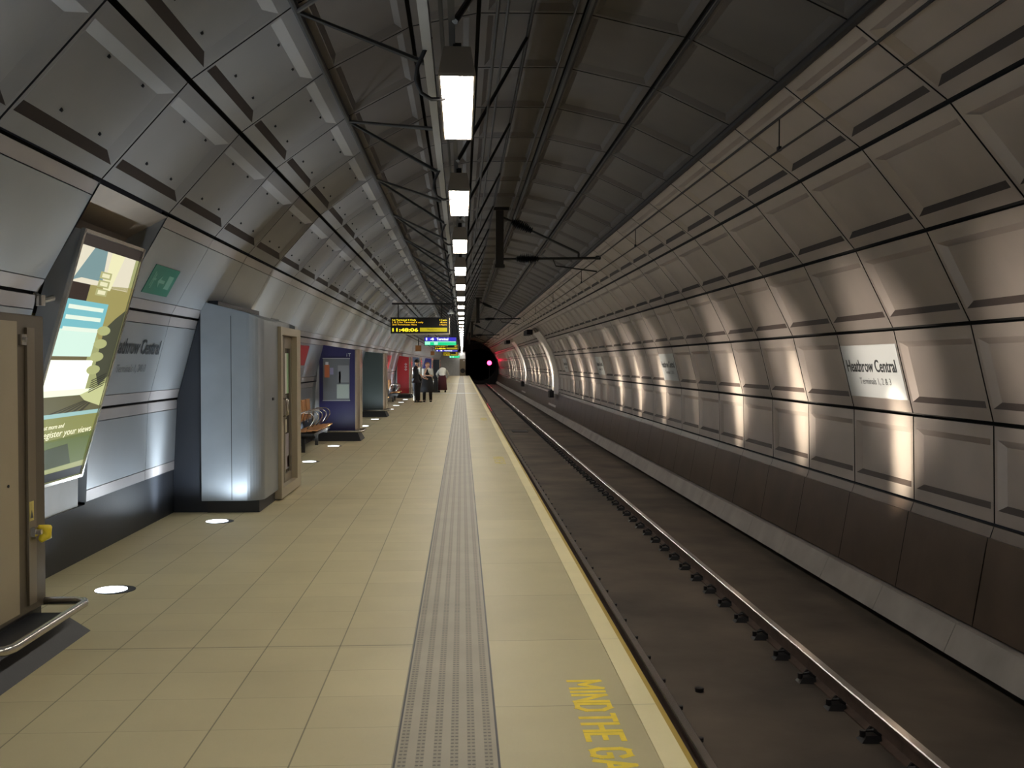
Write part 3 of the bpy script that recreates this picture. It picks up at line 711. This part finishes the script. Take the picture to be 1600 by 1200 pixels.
for z in (1.30, 1.42, 1.54): b.tube([(-2.56, 45.39, z-.04), (-2.51, 45.385, z), (-2.56, 45.39, z+.04), (-2.61, 45.385, z), (-2.56, 45.39, z-.04)], .014, 6)
o = b.build('pale_mark', [M_SIGNW]); at(k4, o)
k5 = kiosk(55.8, 57.4, -2.30, -2.93, M_BLUEG, 'dull blue grey kiosk directly beyond the red kiosk', EYE+.34, EYE+.28, False)
k6 = kiosk(77.0, 78.6, -2.30, -3.05, M_NAVY, 'small navy kiosk far along, above the standing group', EYE+.40, EYE+.33, False)
k7 = kiosk(100.0, 102.0, -2.20, -2.9, M_TEALD, 'farthest dark teal kiosk near the end of the platform', EYE+.36, EYE+.33, False)

# ------------------------------------------------------------------ wall benches with hoop armrests
def bench(y, n, label):
    root = empty('wall_bench', (-2.7, y, 0), label, 'bench', 'wall benches')
    b = MB()
    for i in range(n):
        y0 = y+i*.52
        for j in range(4): b.box(-2.95+j*.105, -2.95+j*.105+.09, y0+.02, y0+.48, .36+.012*j, .385+.012*j)
    at(root, bevel(b.build('seat', [M_WOOD]), .006))
    b = MB()
    for i in range(n):
        y0 = y+i*.52
        b.hexa([(-3.0, y0+.03, .55), (-2.96, y0+.03, .52), (-2.96, y0+.47, .52), (-3.0, y0+.47, .55)], [(-3.02, y0+.03, .9), (-2.99, y0+.03, .9), (-2.99, y0+.47, .9), (-3.02, y0+.47, .9)])
    at(root, b.build('backrest', [M_WOOD]))
    for i in range(n+1):
        b = MB(); y0 = y+i*.52-.01
        b.tube([(-2.95, y0, .45), (-2.93, y0, .66), (-2.85, y0, .72), (-2.68, y0, .72), (-2.61, y0, .67), (-2.60, y0, .60), (-2.66, y0, .50), (-2.72, y0, .44)], .011, 6); at(root, b.build('armrest', [M_STEEL], None, True))
    b = MB(); b.box(-2.9, -2.6, y-.02, y+n*.52, .31, .355)
    for yy in (y+.2, y+n*.52-.25): b.box(-3.07, -2.62, yy, yy+.05, .25, .31); b.box(-2.86, -2.80, yy, yy+.05, 0, .25)
    at(root, b.build('support_beam', [M_DARK]))
bench(17.6, 4, 'orange wooden wall bench with chrome hoop armrests, between the steel kiosk and the navy kiosk')
bench(33.4, 3, 'orange wooden wall bench just beyond the green grey kiosk')
bench(40.6, 3, 'orange wooden wall bench just before the red kiosk')

# ------------------------------------------------------------------ hanging displays and signs
def hangers(root, x0, x1, y, z, ztop):
    for x in (x0, x1):
        b = MB(); b.tube([(x, y, z), (x, y, ztop)], .015, 6); at(root, b.build('hanger', [M_DARK]))
def led(y, x0, x1, z0, z1, label, group='yellow departure displays'):
    root = empty('departure_display', ((x0+x1)/2, y, z0), label, 'display', group)
    b = MB(); b.box(x0, x1, y, y+.18, z0, z1); at(root, b.build('casing', [M_CLIP]))
    b = MB(); b.box(x1-.0, x1+.02, y-.01, y+.19, z0-.01, z1-.01); b.box(x0+.3, x1+.02, y-.01, y+.19, z0-.025, z0-.001); at(root, b.build('edge_trim', [M_FR]))
    hangers(root, x0+.2, x1-.2, y+.09, z1, 3.9 if False else z1+.35)
    b = MB(); b.box(-1.9, .1, y+.07, y+.11, z1+.35, z1+.40); at(root, b.build('cross_bar', [M_DARK]))
    W = x1-x0; H = z1-z0; yy = y-.004
    rows = [('1st Terminal 4 Only', .10, .0, .405, M_LED, '11am'), ('1 & 2 for Terminal 4 only', .10, .0, .53, M_LEDO, '4m'), ('2nd Terminates Here', .10, .0, .415, M_LEDO, '14am')]
    for i, (t, hh, _, wd, m, r) in enumerate(rows):
        z = z1-H*(.205+.145*i)
        text_obj('led_line', t, H*.10, (x0+W*.03, yy, z), (1, 0, 0), (0, 0, 1), m, root, width=W*wd, depth=.003, bold=.006)
        text_obj('led_line', r, H*.10, (x1-W*.04, yy, z), (1, 0, 0), (0, 0, 1), m, root, width=W*.12, depth=.003, align='RIGHT', bold=.012)
    text_obj('clock', '11:48:06', H*.21, (x0+W*.03, yy, z0+H*.12), (1, 0, 0), (0, 0, 1), M_LED, root, width=W*.44, depth=.003, bold=.03)
    b = MB(); b.box(x0+W*.50, x1-W*.035, yy-.001, yy+.002, z0+H*.11, z0+H*.36); bar = b.build('message_bar', [M_LEDBAR]); at(root, bar)
    o = text_obj('message', 'Platform 1', H*.10, (x0+W*.73, yy-.003, z0+H*.19), (1, 0, 0), (0, 0, 1), M_BRONZE2, None, width=W*.2, align='CENTER')
    o.parent = bar
led(27.0, -1.93, -.35, 2.40, 2.83, 'nearest and largest yellow departure display with the clock')
led(62.0, -1.70, -.24, EYE+.82, EYE+1.17, 'second yellow departure display hanging just under the green sign')
led(100.0, -1.92, -.40, EYE+.72, EYE+1.10, 'farthest small yellow departure display, below the thin blue sign')
def dirsign(y, x0, x1, z0, z1, label, blue=True, green=True):
    root = empty('hanging_sign', ((x0+x1)/2, y, z0), label, 'sign')
    b = MB(); b.box(x0, x1, y, y+.15, z0, z1); at(root, b.build('casing', [M_DARK]))
    hangers(root, x0+.2, x1-.2, y+.07, z1, z1+.4)
    zm = z0+(z1-z0)*.5 if (blue and green) else (z0 if blue else z1); W = x1-x0
    if blue:
        b = MB(); b.box(x0+.02, x1-.02, y-.006, y, zm+.01, z1-.02); p = b.build('blue_face', [M_ISB]); at(root, p)
        for t, a, c in (('1 4', .05, .30), ('Terminal', .38, .74)):
            text_obj('lettering', t, (z1-zm)*.6, (x0+W*a, y-.009, zm+(z1-zm)*.22), (1, 0, 0), (0, 0, 1), M_ISW, root, width=W*(c-a), bold=.03)
    if green:
        b = MB(); b.box(x0+.02, x1-.02, y-.006, y, z0+.02, zm-.005); at(root, b.build('green_face', [M_ISG]))
        b = MB(); b.box(x0+.03, x0+W*.18, y-.009, y-.006, z0+.04, zm-.02); b.box(x0+W*.3, x0+W*.42, y-.009, y-.006, z0+.04, zm-.02); b.box(x0+.02, x1-.05, y-.009, y-.006, zm-.045, zm-.005); at(root, b.build('pale_marks', [M_ISPG]))
dirsign(46.0, -1.74, -.25, EYE+.80, EYE+1.20, 'bright blue and green hanging sign under the nearest departure display')
dirsign(70.0, -1.85, -.30, EYE+.79, EYE+.93, 'thin blue hanging sign between two distant departure displays', True, False)
dirsign(118.0, -1.5, -.28, EYE+.58, EYE+.90, 'small green hanging exit sign at the far end of the platform', False, True)
for y, x, z, s, lab in ((50.0, -2.19, EYE+.73, .30, 'orange brown hanging square sign left of the blue and green sign'), (80.0, -2.37, EYE+.77, .32, 'small brown hanging square sign farther along the left wall')):
    root = empty('hanging_sign', (x, y, z-s/2), lab, 'sign')
    b = MB(); b.box(x-s/2, x+s/2, y, y+.04, z-s/2, z+s/2); at(root, b.build('face', [M_BROWNS]))
    b = MB(); b.box(x-.02, x+.02, y, y+.04, z+s/2, z+s/2+.35); at(root, b.build('hanger', [M_DARK]))
# dome camera
root = empty('dome_camera', (-.27, 24.5, EYE+1.1), 'small pale ringed dome camera hanging beside the lamp row above the display', 'camera')
b = MB(); b.tube([(-.27, 24.5, EYE+1.20), (-.27, 24.5, EYE+1.24)], [.085, .085], 20); b.tube([(-.27, 24.5, EYE+1.24), (-.27, 24.5, EYE+1.32)], [.06, .03], 16); at(root, b.build('ring', [M_SIGNW], None, True))
b = MB(); b.tube([(-.27, 24.5, EYE+1.20), (-.27, 24.5, EYE+1.16), (-.27, 24.5, EYE+1.13), (-.27, 24.5, EYE+1.12)], [.07, .062, .035, .004], 16); at(root, b.build('dome', [M_GLASS], None, True))
b = MB(); b.tube([(-.27, 24.5, EYE+1.32), (-.15, 24.5, EYE+1.55)], .014, 6); at(root, b.build('arm', [M_DARK]))

# ------------------------------------------------------------------ overhead line
CWX, CWZ, MSZ = 2.50, EYE+1.675, EYE+1.93
def mast(y, label):
    root = empty('overhead_mast', (.69, y, EYE+1.60), label, 'overhead line support', 'overhead line supports')
    b = MB(); b.box(.62, .76, y-.06, y+.06, EYE+1.74, EYE+2.82); b.box(.56, .86, y-.08, y+.08, EYE+2.78, EYE+2.84); b.box(.60, .78, y-.07, y+.07, EYE+1.74, EYE+1.80); at(root, b.build('post', [M_DARK]))
    def arm(name, p0, p1, i0, i1, endr=.02):
        p0, p1 = Vector(p0), Vector(p1); b = MB(); b.tube([p0, p1], endr, 8); a = b.build(name, [M_DARK]); at(root, a)
        b = MB(); pts = []; rs = []
        for k in range(25):
            f = i0+(i1-i0)*k/24; pts.append(p0.lerp(p1, f)); rs.append(.03 if k % 2 == 0 or k == 24 else (.10 if 3 < k < 21 else .07))
        b.tube(pts, rs, 12); o = b.build('insulator', [M_CLIP]); o.parent = a
    arm('upper_arm', (.76, y, EYE+2.66), (2.14, y, EYE+2.02), .1, .38)
    arm('lower_arm', (.76, y, EYE+1.90), (2.55, y, EYE+1.93), .13, .36, .024)
    b = MB(); b.tube([(1.66, y, EYE+1.92), (1.72, y, EYE+1.78), (2.48, y, EYE+1.68)], .014, 6); at(root, b.build('steady_arm', [M_DARK]))
    b = MB(); b.tube([(2.14, y, EYE+2.02), (2.14, y, EYE+1.92)], .02, 6); b.cyl((2.5, y, EYE+1.90), .045, .07, 10); at(root, b.build('clamp', [M_DARK]))
for y, lab in ((18.2, 'nearest overhead line support arm with ribbed insulators'), (43.2, 'second overhead line support arm, smaller, hanging in the dark crown'), (68.2, 'third, distant overhead line support arm'), (93.2, 'farthest overhead line support arm')): mast(y, lab)
line = empty('overhead_wire', (CWX, 0, CWZ), 'overhead contact and messenger wires running above the track', 'wire')
b = MB(); b.tube([(CWX, YB, MSZ), (CWX, 150, MSZ)], .011, 6); at(line, b.build('messenger_wire', [M_CABLE]))
b = MB(); b.tube([(CWX, YB, CWZ), (CWX, 150, CWZ)], .0085, 6); at(line, b.build('contact_wire', [M_CABLE]))
for i in range(16):
    y = 8.75+6.5*i-1.0
    b = MB(); b.tube([(CWX, y, MSZ), (CWX, y, CWZ)], .005, 5); b.box(CWX-.012, CWX+.012, y-.025, y+.025, CWZ-.006, CWZ+.03); at(line, b.build('dropper', [M_CABLE]))
def cable(x, z, r, label, m=M_CABLE, wob=0):
    b = MB(); pts = [(x, YB, z), (x, 130, z)]
    b.tube(pts, r, 8); tag(b.build('ceiling_cable', [m]), label, 'cable')
cable(2.60, EYE+2.27, .036, 'thick black feeder cable strung along the right of the tunnel crown')
cable(1.02, EYE+2.80, .033, 'thick black cable along the crown just right of the support posts')
cable(.92, EYE+2.84, .012, 'thin brown cable along the crown beside the thick one', M_DARK)
cable(.32, EYE+2.45, .011, 'thin dark cable running right of the lamp row, high up', M_DARK)
cable(.20, EYE+1.95, .010, 'thin dark cable running right of the lamp row, lower down', M_DARK)
cable(1.86, EYE+2.62, .012, 'thin black cable along the seam of the right crown panels')

# ------------------------------------------------------------------ trackside wall panels and boxes
ARC = [-16+4*i for i in range(15)]
for (ya, yb), lab in zip(BANDS, ('wide pale smooth curved panel on the trackside wall, nearer of two', 'narrow looking pale smooth curved panel on the trackside wall, farther of two')):
    b = MB(); q = [cp(a, R-.035) for a in ARC]; q2 = [cp(a, R+.02) for a in ARC]
    for i in range(len(q)-1):
        a, c = q[i], q[i+1]; a2, c2 = q2[i], q2[i+1]
        b.quad((a[0], ya, a[1]), (c[0], ya, c[1]), (c[0], yb, c[1]), (a[0], yb, a[1]))
        b.quad((a2[0], ya, a2[1]), (c2[0], ya, c2[1]), (c[0], ya, c[1]), (a[0], ya, a[1]))
        b.quad((a2[0], yb, a2[1]), (c2[0], yb, c2[1]), (c[0], yb, c[1]), (a[0], yb, a[1]))
    tag(b.build('curved_wall_panel', [mat('smooth_white_panel', (.74, .70, .69), .3, .25)]), lab, 'panel')
    c = cp(43, R-.28); b = MB(); b.box(c[0]-.22, c[0]+.06, ya+.6, yb-.6, c[1]-.12, c[1]+.12); tag(b.build('equipment_box', [M_CLIP]), 'dark box above the ' + ('nearer' if ya < 50 else 'farther') + ' pale curved panel on the trackside wall', 'box')
    b = MB(); b.box(4.15, 4.36, ya+.4, ya+1.2, -.05, .28); b.box(4.2, 4.3, ya+.5, ya+1.1, .28, .33); tag(b.build('trackside_box', [M_PLINTH]), 'small dark box at the foot of the ' + ('nearer' if ya < 50 else 'farther') + ' pale curved panel', 'box')

# ------------------------------------------------------------------ far end
OX, OZ, OR = 2.25, EYE-.2, 2.05
b = MB(); N_ = 48; ye = YE
op = [(OX+OR*math.cos(2*PI*i/N_), OZ+OR*math.sin(2*PI*i/N_)) for i in range(N_)]
ou = [(OX+7*math.cos(2*PI*i/N_), OZ+7*math.sin(2*PI*i/N_)) for i in range(N_)]
for i in range(N_):
    j = (i+1) % N_; b.quad((op[i][0], ye, op[i][1]), (op[j][0], ye, op[j][1]), (ou[j][0], ye, ou[j][1]), (ou[i][0], ye, ou[i][1]), 0)
    b.quad((op[i][0], ye, op[i][1]), (op[j][0], ye, op[j][1]), (op[j][0], ye+40, op[j][1]), (op[i][0], ye+40, op[i][1]), 0)
b.poly([(x, ye+40, z) for x, z in op], 0)
struct(b.build('wall_far', [mat('tunnel_black', (.012, .011, .012), .9)]))
struct((lambda q: (q.box(-3.1, .42, ye-1.2, ye-.9, 0, 3.0), q)[1])(MB()).build('wall_far', [M_BRUSH]))
b = MB(); b.quad((-4.5, YB, -1.5), (5.5, YB, -1.5), (5.5, YB, 5.5), (-4.5, YB, 5.5)); struct(b.build('wall_near', [M_BACK]))
gt = empty('platform_gate', (-.95, ye-1.4, 0), 'grey ribbed metal gates closing the far end of the platform', 'gate')
for i in range(2):
    b = MB(); x0 = -1.9+i*.95
    b.box(x0+.02, x0+.93, ye-1.32, ye-1.28, .05, 2.05)
    for j in range(7): b.box(x0+.06+j*.125, x0+.11+j*.125, ye-1.36, ye-1.32, .1, 2.0)
    at(gt, b.build('gate_leaf', [M_BRUSH]))
eb = empty('equipment_cabinet', (.1, ye-1.5, 0), 'dark cabinet with a round black disc at the far platform end', 'cabinet')
b = MB(); b.box(-.30, .40, ye-1.7, ye-1.3, 0, 2.1); at(eb, b.build('body', [M_BRONZE2]))
b = MB(); b.cyl((.08, ye-1.72, .62), .30, .05, 20, 0, 'y'); at(eb, b.build('disc', [M_CLIP]))
b = MB(); b.cyl((.22, ye-1.74, 1.9), .09, .04, 12, 0, 'y'); at(eb, b.build('lamp', [M_SIGNW]))
# red signal
sg = empty('signal', (3.33, 121, EYE-.3), 'glowing red railway signal beside the dark tunnel mouth', 'signal')
b = MB(); b.box(3.13, 3.53, 121.02, 121.35, EYE-.35, EYE+.35); b.box(3.30, 3.36, 121.1, 121.3, -1.08, EYE-.35); at(sg, b.build('housing', [M_CLIP]))
b = MB(); b.cyl((3.33, 120.98, EYE), .27, .03, 20, 0, 'y'); at(sg, b.build('lens', [M_RSIG]))
pl = bpy.data.lights.new('signal_glow', 'POINT'); pl.energy = 1.5; pl.color = (1, .02, .06); pl.shadow_soft_size = .15
po = bpy.data.objects.new('signal_glow', pl); COL.objects.link(po); po.location = (3.33, 120.4, EYE); at(sg, po)
sg_refl = empty('signal', (3.4, 122, EYE+2.0), 'dim red reflection painted as a tiny glowing disc high above the main red signal', 'signal')
b = MB(); b.cyl((3.38, 121.3, EYE+2.15), .10, .05, 12, 0, 'y'); at(sg_refl, b.build('lens', [M_RREFL]))  # red reflection on the lining, drawn as a small glowing disc

# ------------------------------------------------------------------ people
def body(parent, verts, edges, radii, name='body', m=M_SKIN, sub=2):
    me = bpy.data.meshes.new(name); me.from_pydata(verts, edges, []); me.materials.append(m)
    o = bpy.data.objects.new(name, me); COL.objects.link(o); o.parent = parent
    me.skin_vertices.new(name='') if hasattr(me.skin_vertices, 'new') and not me.skin_vertices else None
    sk = o.modifiers.new('skin', 'SKIN'); sk.use_smooth_shade = True
    if not me.skin_vertices:
        return o
    for i, r in enumerate(radii):
        r = r if isinstance(r, tuple) else (r, r); me.skin_vertices[0].data[i].radius = r
    me.skin_vertices[0].data[0].use_root = True
    s_ = o.modifiers.new('sub', 'SUBSURF'); s_.levels = sub; s_.render_levels = sub
    return o
def bake(o):
    dg = bpy.context.evaluated_depsgraph_get(); dg.update()
    me = bpy.data.meshes.new_from_object(o.evaluated_get(dg)); o.modifiers.clear(); o.data = me
    me.polygons.foreach_set('use_smooth', [True]*len(me.polygons)); return o
def figure(J, parent):
    """J: joint dictionary in local metres; builds one continuous skin body with face, fingers"""
    V = []; E_ = []; Rr = []
    def add(p, r, prev=None):
        V.append(tuple(p)); Rr.append(r); i = len(V)-1
        if prev is not None: E_.append((prev, i))
        return i
    pel = add(J['pelvis'], (.14, .10)); wa = add(J['waist'], (.12, .09), pel); ch = add(J['chest'], (.15, .11), wa)
    nk = add(J['neck'], .055, ch); hb = add(J['jaw'], .068, nk); hd = add(J['head'], (.075, .092), hb); ht = add(J['crown'], .06, hd)
    fwd = Vector(J['face']).normalized(); hv = Vector(J['head'])
    add(hv+fwd*.105+Vector((0, 0, -.02)), .013, hd)                        # nose
    side = fwd.cross(Vector((0, 0, 1))).normalized()
    for s in (-1, 1): add(hv+side*s*.085+Vector((0, 0, -.015)), .016, hd)      # ears
    for s in ('l', 'r'):
        sh = add(J['sh'+s], .055, ch); el = add(J['el'+s], .042, sh); wr = add(J['wr'+s], .028, el)
        d = (Vector(J['hand'+s])-Vector(J['wr'+s])).normalized(); pa = add(Vector(J['wr'+s])+d*.06, (.036, .018), wr)
        sd = d.cross(Vector((.3, .9, .2))).normalized(); nn = d.cross(sd)
        for k, ln in enumerate((.070, .080, .075, .058)):
            b0 = Vector(V[pa])+sd*(.024-.016*k)+d*.028
            f1 = add(b0, .009, pa); f2 = add(b0+d*ln*.55+nn*.008, .0085, f1); add(b0+d*ln+nn*.026, .007, f2)
        t1 = add(Vector(V[pa])+sd*.036-d*.015, .010, pa); add(Vector(V[pa])+sd*.058+d*.028, .0085, t1)
        hp = add(J['hip'+s], .085, pel); kn = add(J['kn'+s], .055, hp); an = add(J['an'+s], .036, kn)
        add(J['toe'+s], (.035, .025), an)
    o = body(parent, V, E_, Rr); return bake(o)
def tubeskin(parent, name, m, chains):
    b = MB()
    for pts, rs in chains:
        n0 = len(b.v); seg = 16
        for i, (p, r) in enumerate(zip(pts, rs)):
            rx, ry = r if isinstance(r, tuple) else (r, r); p = Vector(p)
            q = Vector(pts[min(i+1, len(pts)-1)])-Vector(pts[max(i-1, 0)]); t = q.normalized()
            a = Vector((1, 0, 0)) if abs(t.x) < .8 else Vector((0, 0, 1)); bb = t.cross(a).normalized(); a = bb.cross(t).normalized()
            for k in range(seg): an = 2*PI*k/seg; b.v.append(p+a*rx*math.cos(an)+bb*ry*math.sin(an))
        for i in range(len(pts)-1):
            for k in range(seg):
                a_ = n0+i*seg+k; c_ = n0+i*seg+(k+1) % seg; b.f.append((a_, c_, c_+seg, a_+seg)); b.m.append(0)
        b.f.append(tuple(n0+k for k in range(seg))); b.m.append(0)
        e = n0+(len(pts)-1)*seg; b.f.append(tuple(e+k for k in range(seg))); b.m.append(0)
    return b.build(name, [m], parent, True)
def face_bits(parent, J):
    hv = Vector(J['head']); f = Vector(J['face']).normalized(); s = f.cross(Vector((0, 0, 1))).normalized()
    b = MB()
    for k in (-1, 1): c = hv+f*.088+s*.03*k+Vector((0, 0, .0)); b.tube([c-f*.01, c+f*.004], [.012, .006], 8)
    b.build('eyes', [M_INK], parent)
    b = MB(); c = hv+f*.082+Vector((0, 0, -.055)); b.tube([c-s*.022, c+f*.006, c+s*.022], .006, 6); b.build('mouth', [mat('lips', (.35, .12, .10), .5)], parent)

def standing(h=1.66, face=(0, -1, 0), stance=.1):
    k = h/1.7
    J = dict(pelvis=(0, 0, .95), waist=(0, 0, 1.08), chest=(0, 0, 1.30), neck=(0, -.01, 1.46), jaw=(0, -.025, 1.535), head=(0, -.025, 1.60), crown=(0, -.01, 1.665), face=face,
             shl=(-.17, 0, 1.40), shr=(.17, 0, 1.40), ell=(-.24, .02, 1.12), elr=(.24, .02, 1.12), wrl=(-.25, -.05, .88), wrr=(.25, -.05, .88), handl=(-.25, -.07, .7), handr=(.25, -.07, .7),
             hipl=(-.09, 0, .90), hipr=(.09, 0, .90), knl=(-stance, -.02, .50), knr=(stance, -.02, .50), anl=(-stance-.01, .01, .08), anr=(stance+.01, .01, .08), toel=(-stance-.02, -.13, .03), toer=(stance+.02, -.13, .03))
    for kk in J:
        if kk != 'face': J[kk] = tuple(c*k for c in J[kk])
    return J
def leg_chains(J, r=(.10, .075, .06)):
    out = []
    for s in 'lr':
        out.append(([Vector(J['hip'+s])+Vector((0, 0, .06)), J['kn'+s], Vector(J['an'+s])+Vector((0, 0, .0))], [r[0], r[1], r[2]]))
    return out
def shoes(parent, J):
    for s in 'lr':
        a = Vector(J['an'+s]); t = Vector(J['toe'+s]); d = (t-a); d.z = 0
        tubeskin(parent, 'shoe', M_BLK, [([(a.x, a.y, .10), (a.x, a.y, .045), (a.x, a.y, .0)], [.042, .048, .05]), ([(a.x, a.y, .035), tuple(Vector((a.x, a.y, .035))+d*.6), tuple(Vector((a.x, a.y, .028))+d*1.15)], [.035, .037, .022])])

# person seen in profile, dark uniform and pale short sleeve
p = empty('person', (-1.83, 40.3, 0), 'person in dark uniform standing in profile with bent arm, leftmost of the three people', 'person', 'people standing far along the platform')
J = standing(1.72, (1, -.2, 0), .05)
J.update(elr=(.16, -.10, 1.12), wrr=(.30, -.12, .98), handr=(.40, -.12, .96), ell=(-.12, .12, 1.12), wrl=(.02, .16, .92), handl=(.06, .16, .8), toel=(.06, .02, .03), toer=(.20, -.02, .03), shl=(-.10, .13, 1.41), shr=(.10, -.10, 1.41))
figure(J, p); face_bits(p, J)
tubeskin(p, 'tunic', M_BLK, [([(0, 0, .80), (0, 0, .95), (0, 0, 1.10), (0, 0, 1.32), (0, 0, 1.44), (0, -.01, 1.48)], [(.20, .17), (.175, .15), (.15, .13), (.17, .15), (.12, .12), (.06, .06)])])
tubeskin(p, 'sleeves', M_CW, [([J['shr'], Vector(J['shr']).lerp(Vector(J['elr']), .9)], [.078, .07]), ([J['shl'], Vector(J['shl']).lerp(Vector(J['ell']), .9)], [.075, .065])])
tubeskin(p, 'trousers', M_BLK, leg_chains(J, (.12, .09, .07))); shoes(p, J)
tubeskin(p, 'hat', M_BLK, [([(0, -.01, 1.62), (0, -.01, 1.68), (0, 0, 1.74)], [(.115, .115), (.11, .11), (.06, .06)])])
# person with folded arms
p = empty('person', (-1.42, 40.8, 0), 'person with ginger hair and long black skirt facing the camera, hand at chin', 'person', 'people standing far along the platform')
J = standing(1.62, (0, -1, 0), .13)
J.update(elr=(.20, -.14, 1.08), wrr=(.0, -.22, 1.08), handr=(-.10, -.22, 1.10), ell=(-.15, -.14, 1.10), wrl=(-.04, -.20, 1.32), handl=(-.01, -.16, 1.42))
figure(J, p); face_bits(p, J)
tubeskin(p, 'blouse', M_CW, [([(0, 0, .98), (0, 0, 1.1), (0, 0, 1.26), (0, 0, 1.36), (0, -.01, 1.41)], [(.15, .125), (.15, .125), (.165, .14), (.13, .11), (.06, .06)])])
tubeskin(p, 'sleeves', M_CW, [([J['shr'], Vector(J['shr']).lerp(Vector(J['elr']), 1)], [.07, .062]), ([J['shl'], Vector(J['shl']).lerp(Vector(J['ell']), 1)], [.07, .06])])
tubeskin(p, 'waistcoat', M_BLK, [([(-.0, -.012, 1.0), (0, -.012, 1.15), (0, -.012, 1.34)], [(.12, .145), (.115, .145), (.05, .13)])])
tubeskin(p, 'skirt', M_BLK, [([(0, 0, 1.04), (0, 0, .9), (0, 0, .65), (0, 0, .40)], [(.17, .15), (.22, .18), (.26, .20), (.30, .22)])])
tubeskin(p, 'boots', M_BLK, [([Vector(J['kn'+s]), Vector(J['an'+s])], [.075, .06]) for s in 'lr']); shoes(p, J)
tubeskin(p, 'hair', M_HAIRG, [([(0, .035, 1.42), (0, .03, 1.50), (0, .02, 1.56), (0, .01, 1.60), (0, 0, 1.625)], [(.075, .05), (.10, .08), (.098, .09), (.08, .08), (.03, .03)])])
# bending person, back to camera
p = empty('person', (-1.08, 54.2, 0), 'person in white top and maroon skirt bending forward, back to the camera', 'person', 'people standing far along the platform')
J = standing(1.66, (0, 1, -.6), .16)
J.update(waist=(0, .05, 1.04), chest=(.02, .22, 1.16), neck=(.02, .36, 1.20), jaw=(.02, .43, 1.17), head=(.02, .48, 1.15), crown=(.02, .54, 1.16), shl=(-.16, .26, 1.18), shr=(.20, .26, 1.18),
         ell=(-.30, .30, .98), elr=(.32, .30, .96), wrl=(-.24, .46, .80), wrr=(.24, .46, .78), handl=(-.2, .52, .7), handr=(.2, .52, .7), toel=(-.18, .13, .03), toer=(.18, .13, .03))
figure(J, p); face_bits(p, J)
tubeskin(p, 'top', M_CW, [([(0, -.02, .88), (0, .02, 1.02), (.01, .16, 1.17), (.02, .30, 1.22), (.02, .38, 1.22)], [(.16, .14), (.19, .16), (.22, .17), (.2, .13), (.07, .07)])])
tubeskin(p, 'sleeves', M_CW, [([J['shr'], J['elr'], J['wrr']], [.08, .065, .05]), ([J['shl'], J['ell'], J['wrl']], [.08, .065, .05])])
tubeskin(p, 'skirt', M_MAR, [([(0, 0, .95), (0, .02, .8), (0, .02, .5), (0, .02, .12)], [(.17, .15), (.22, .2), (.24, .2), (.27, .21)])]); shoes(p, J)
tubeskin(p, 'hair', M_HAIRW, [([(.02, .44, 1.08), (.02, .46, 1.18), (.02, .47, 1.26)], [(.08, .08), (.11, .11), (.05, .05)])])
bg = empty('shoulder_bag', (-1.42, 54.0, 0), 'large black bag standing against the left leg of the bending person', 'bag')
b = MB(); b.hexa([(-.15, -.09, 0), (.13, -.09, 0), (.13, .09, 0), (-.15, .09, 0)], [(-.11, -.06, .78), (.10, -.06, .78), (.10, .06, .78), (-.11, .06, .78)]); bevel(b.build('body', [M_BLK], bg), .04, 3)
b = MB(); b.tube([(-.08, 0, .77), (-.06, 0, .93), (.05, 0, .93), (.07, 0, .77)], .012, 6); b.build('handle', [M_BLK], bg, True)
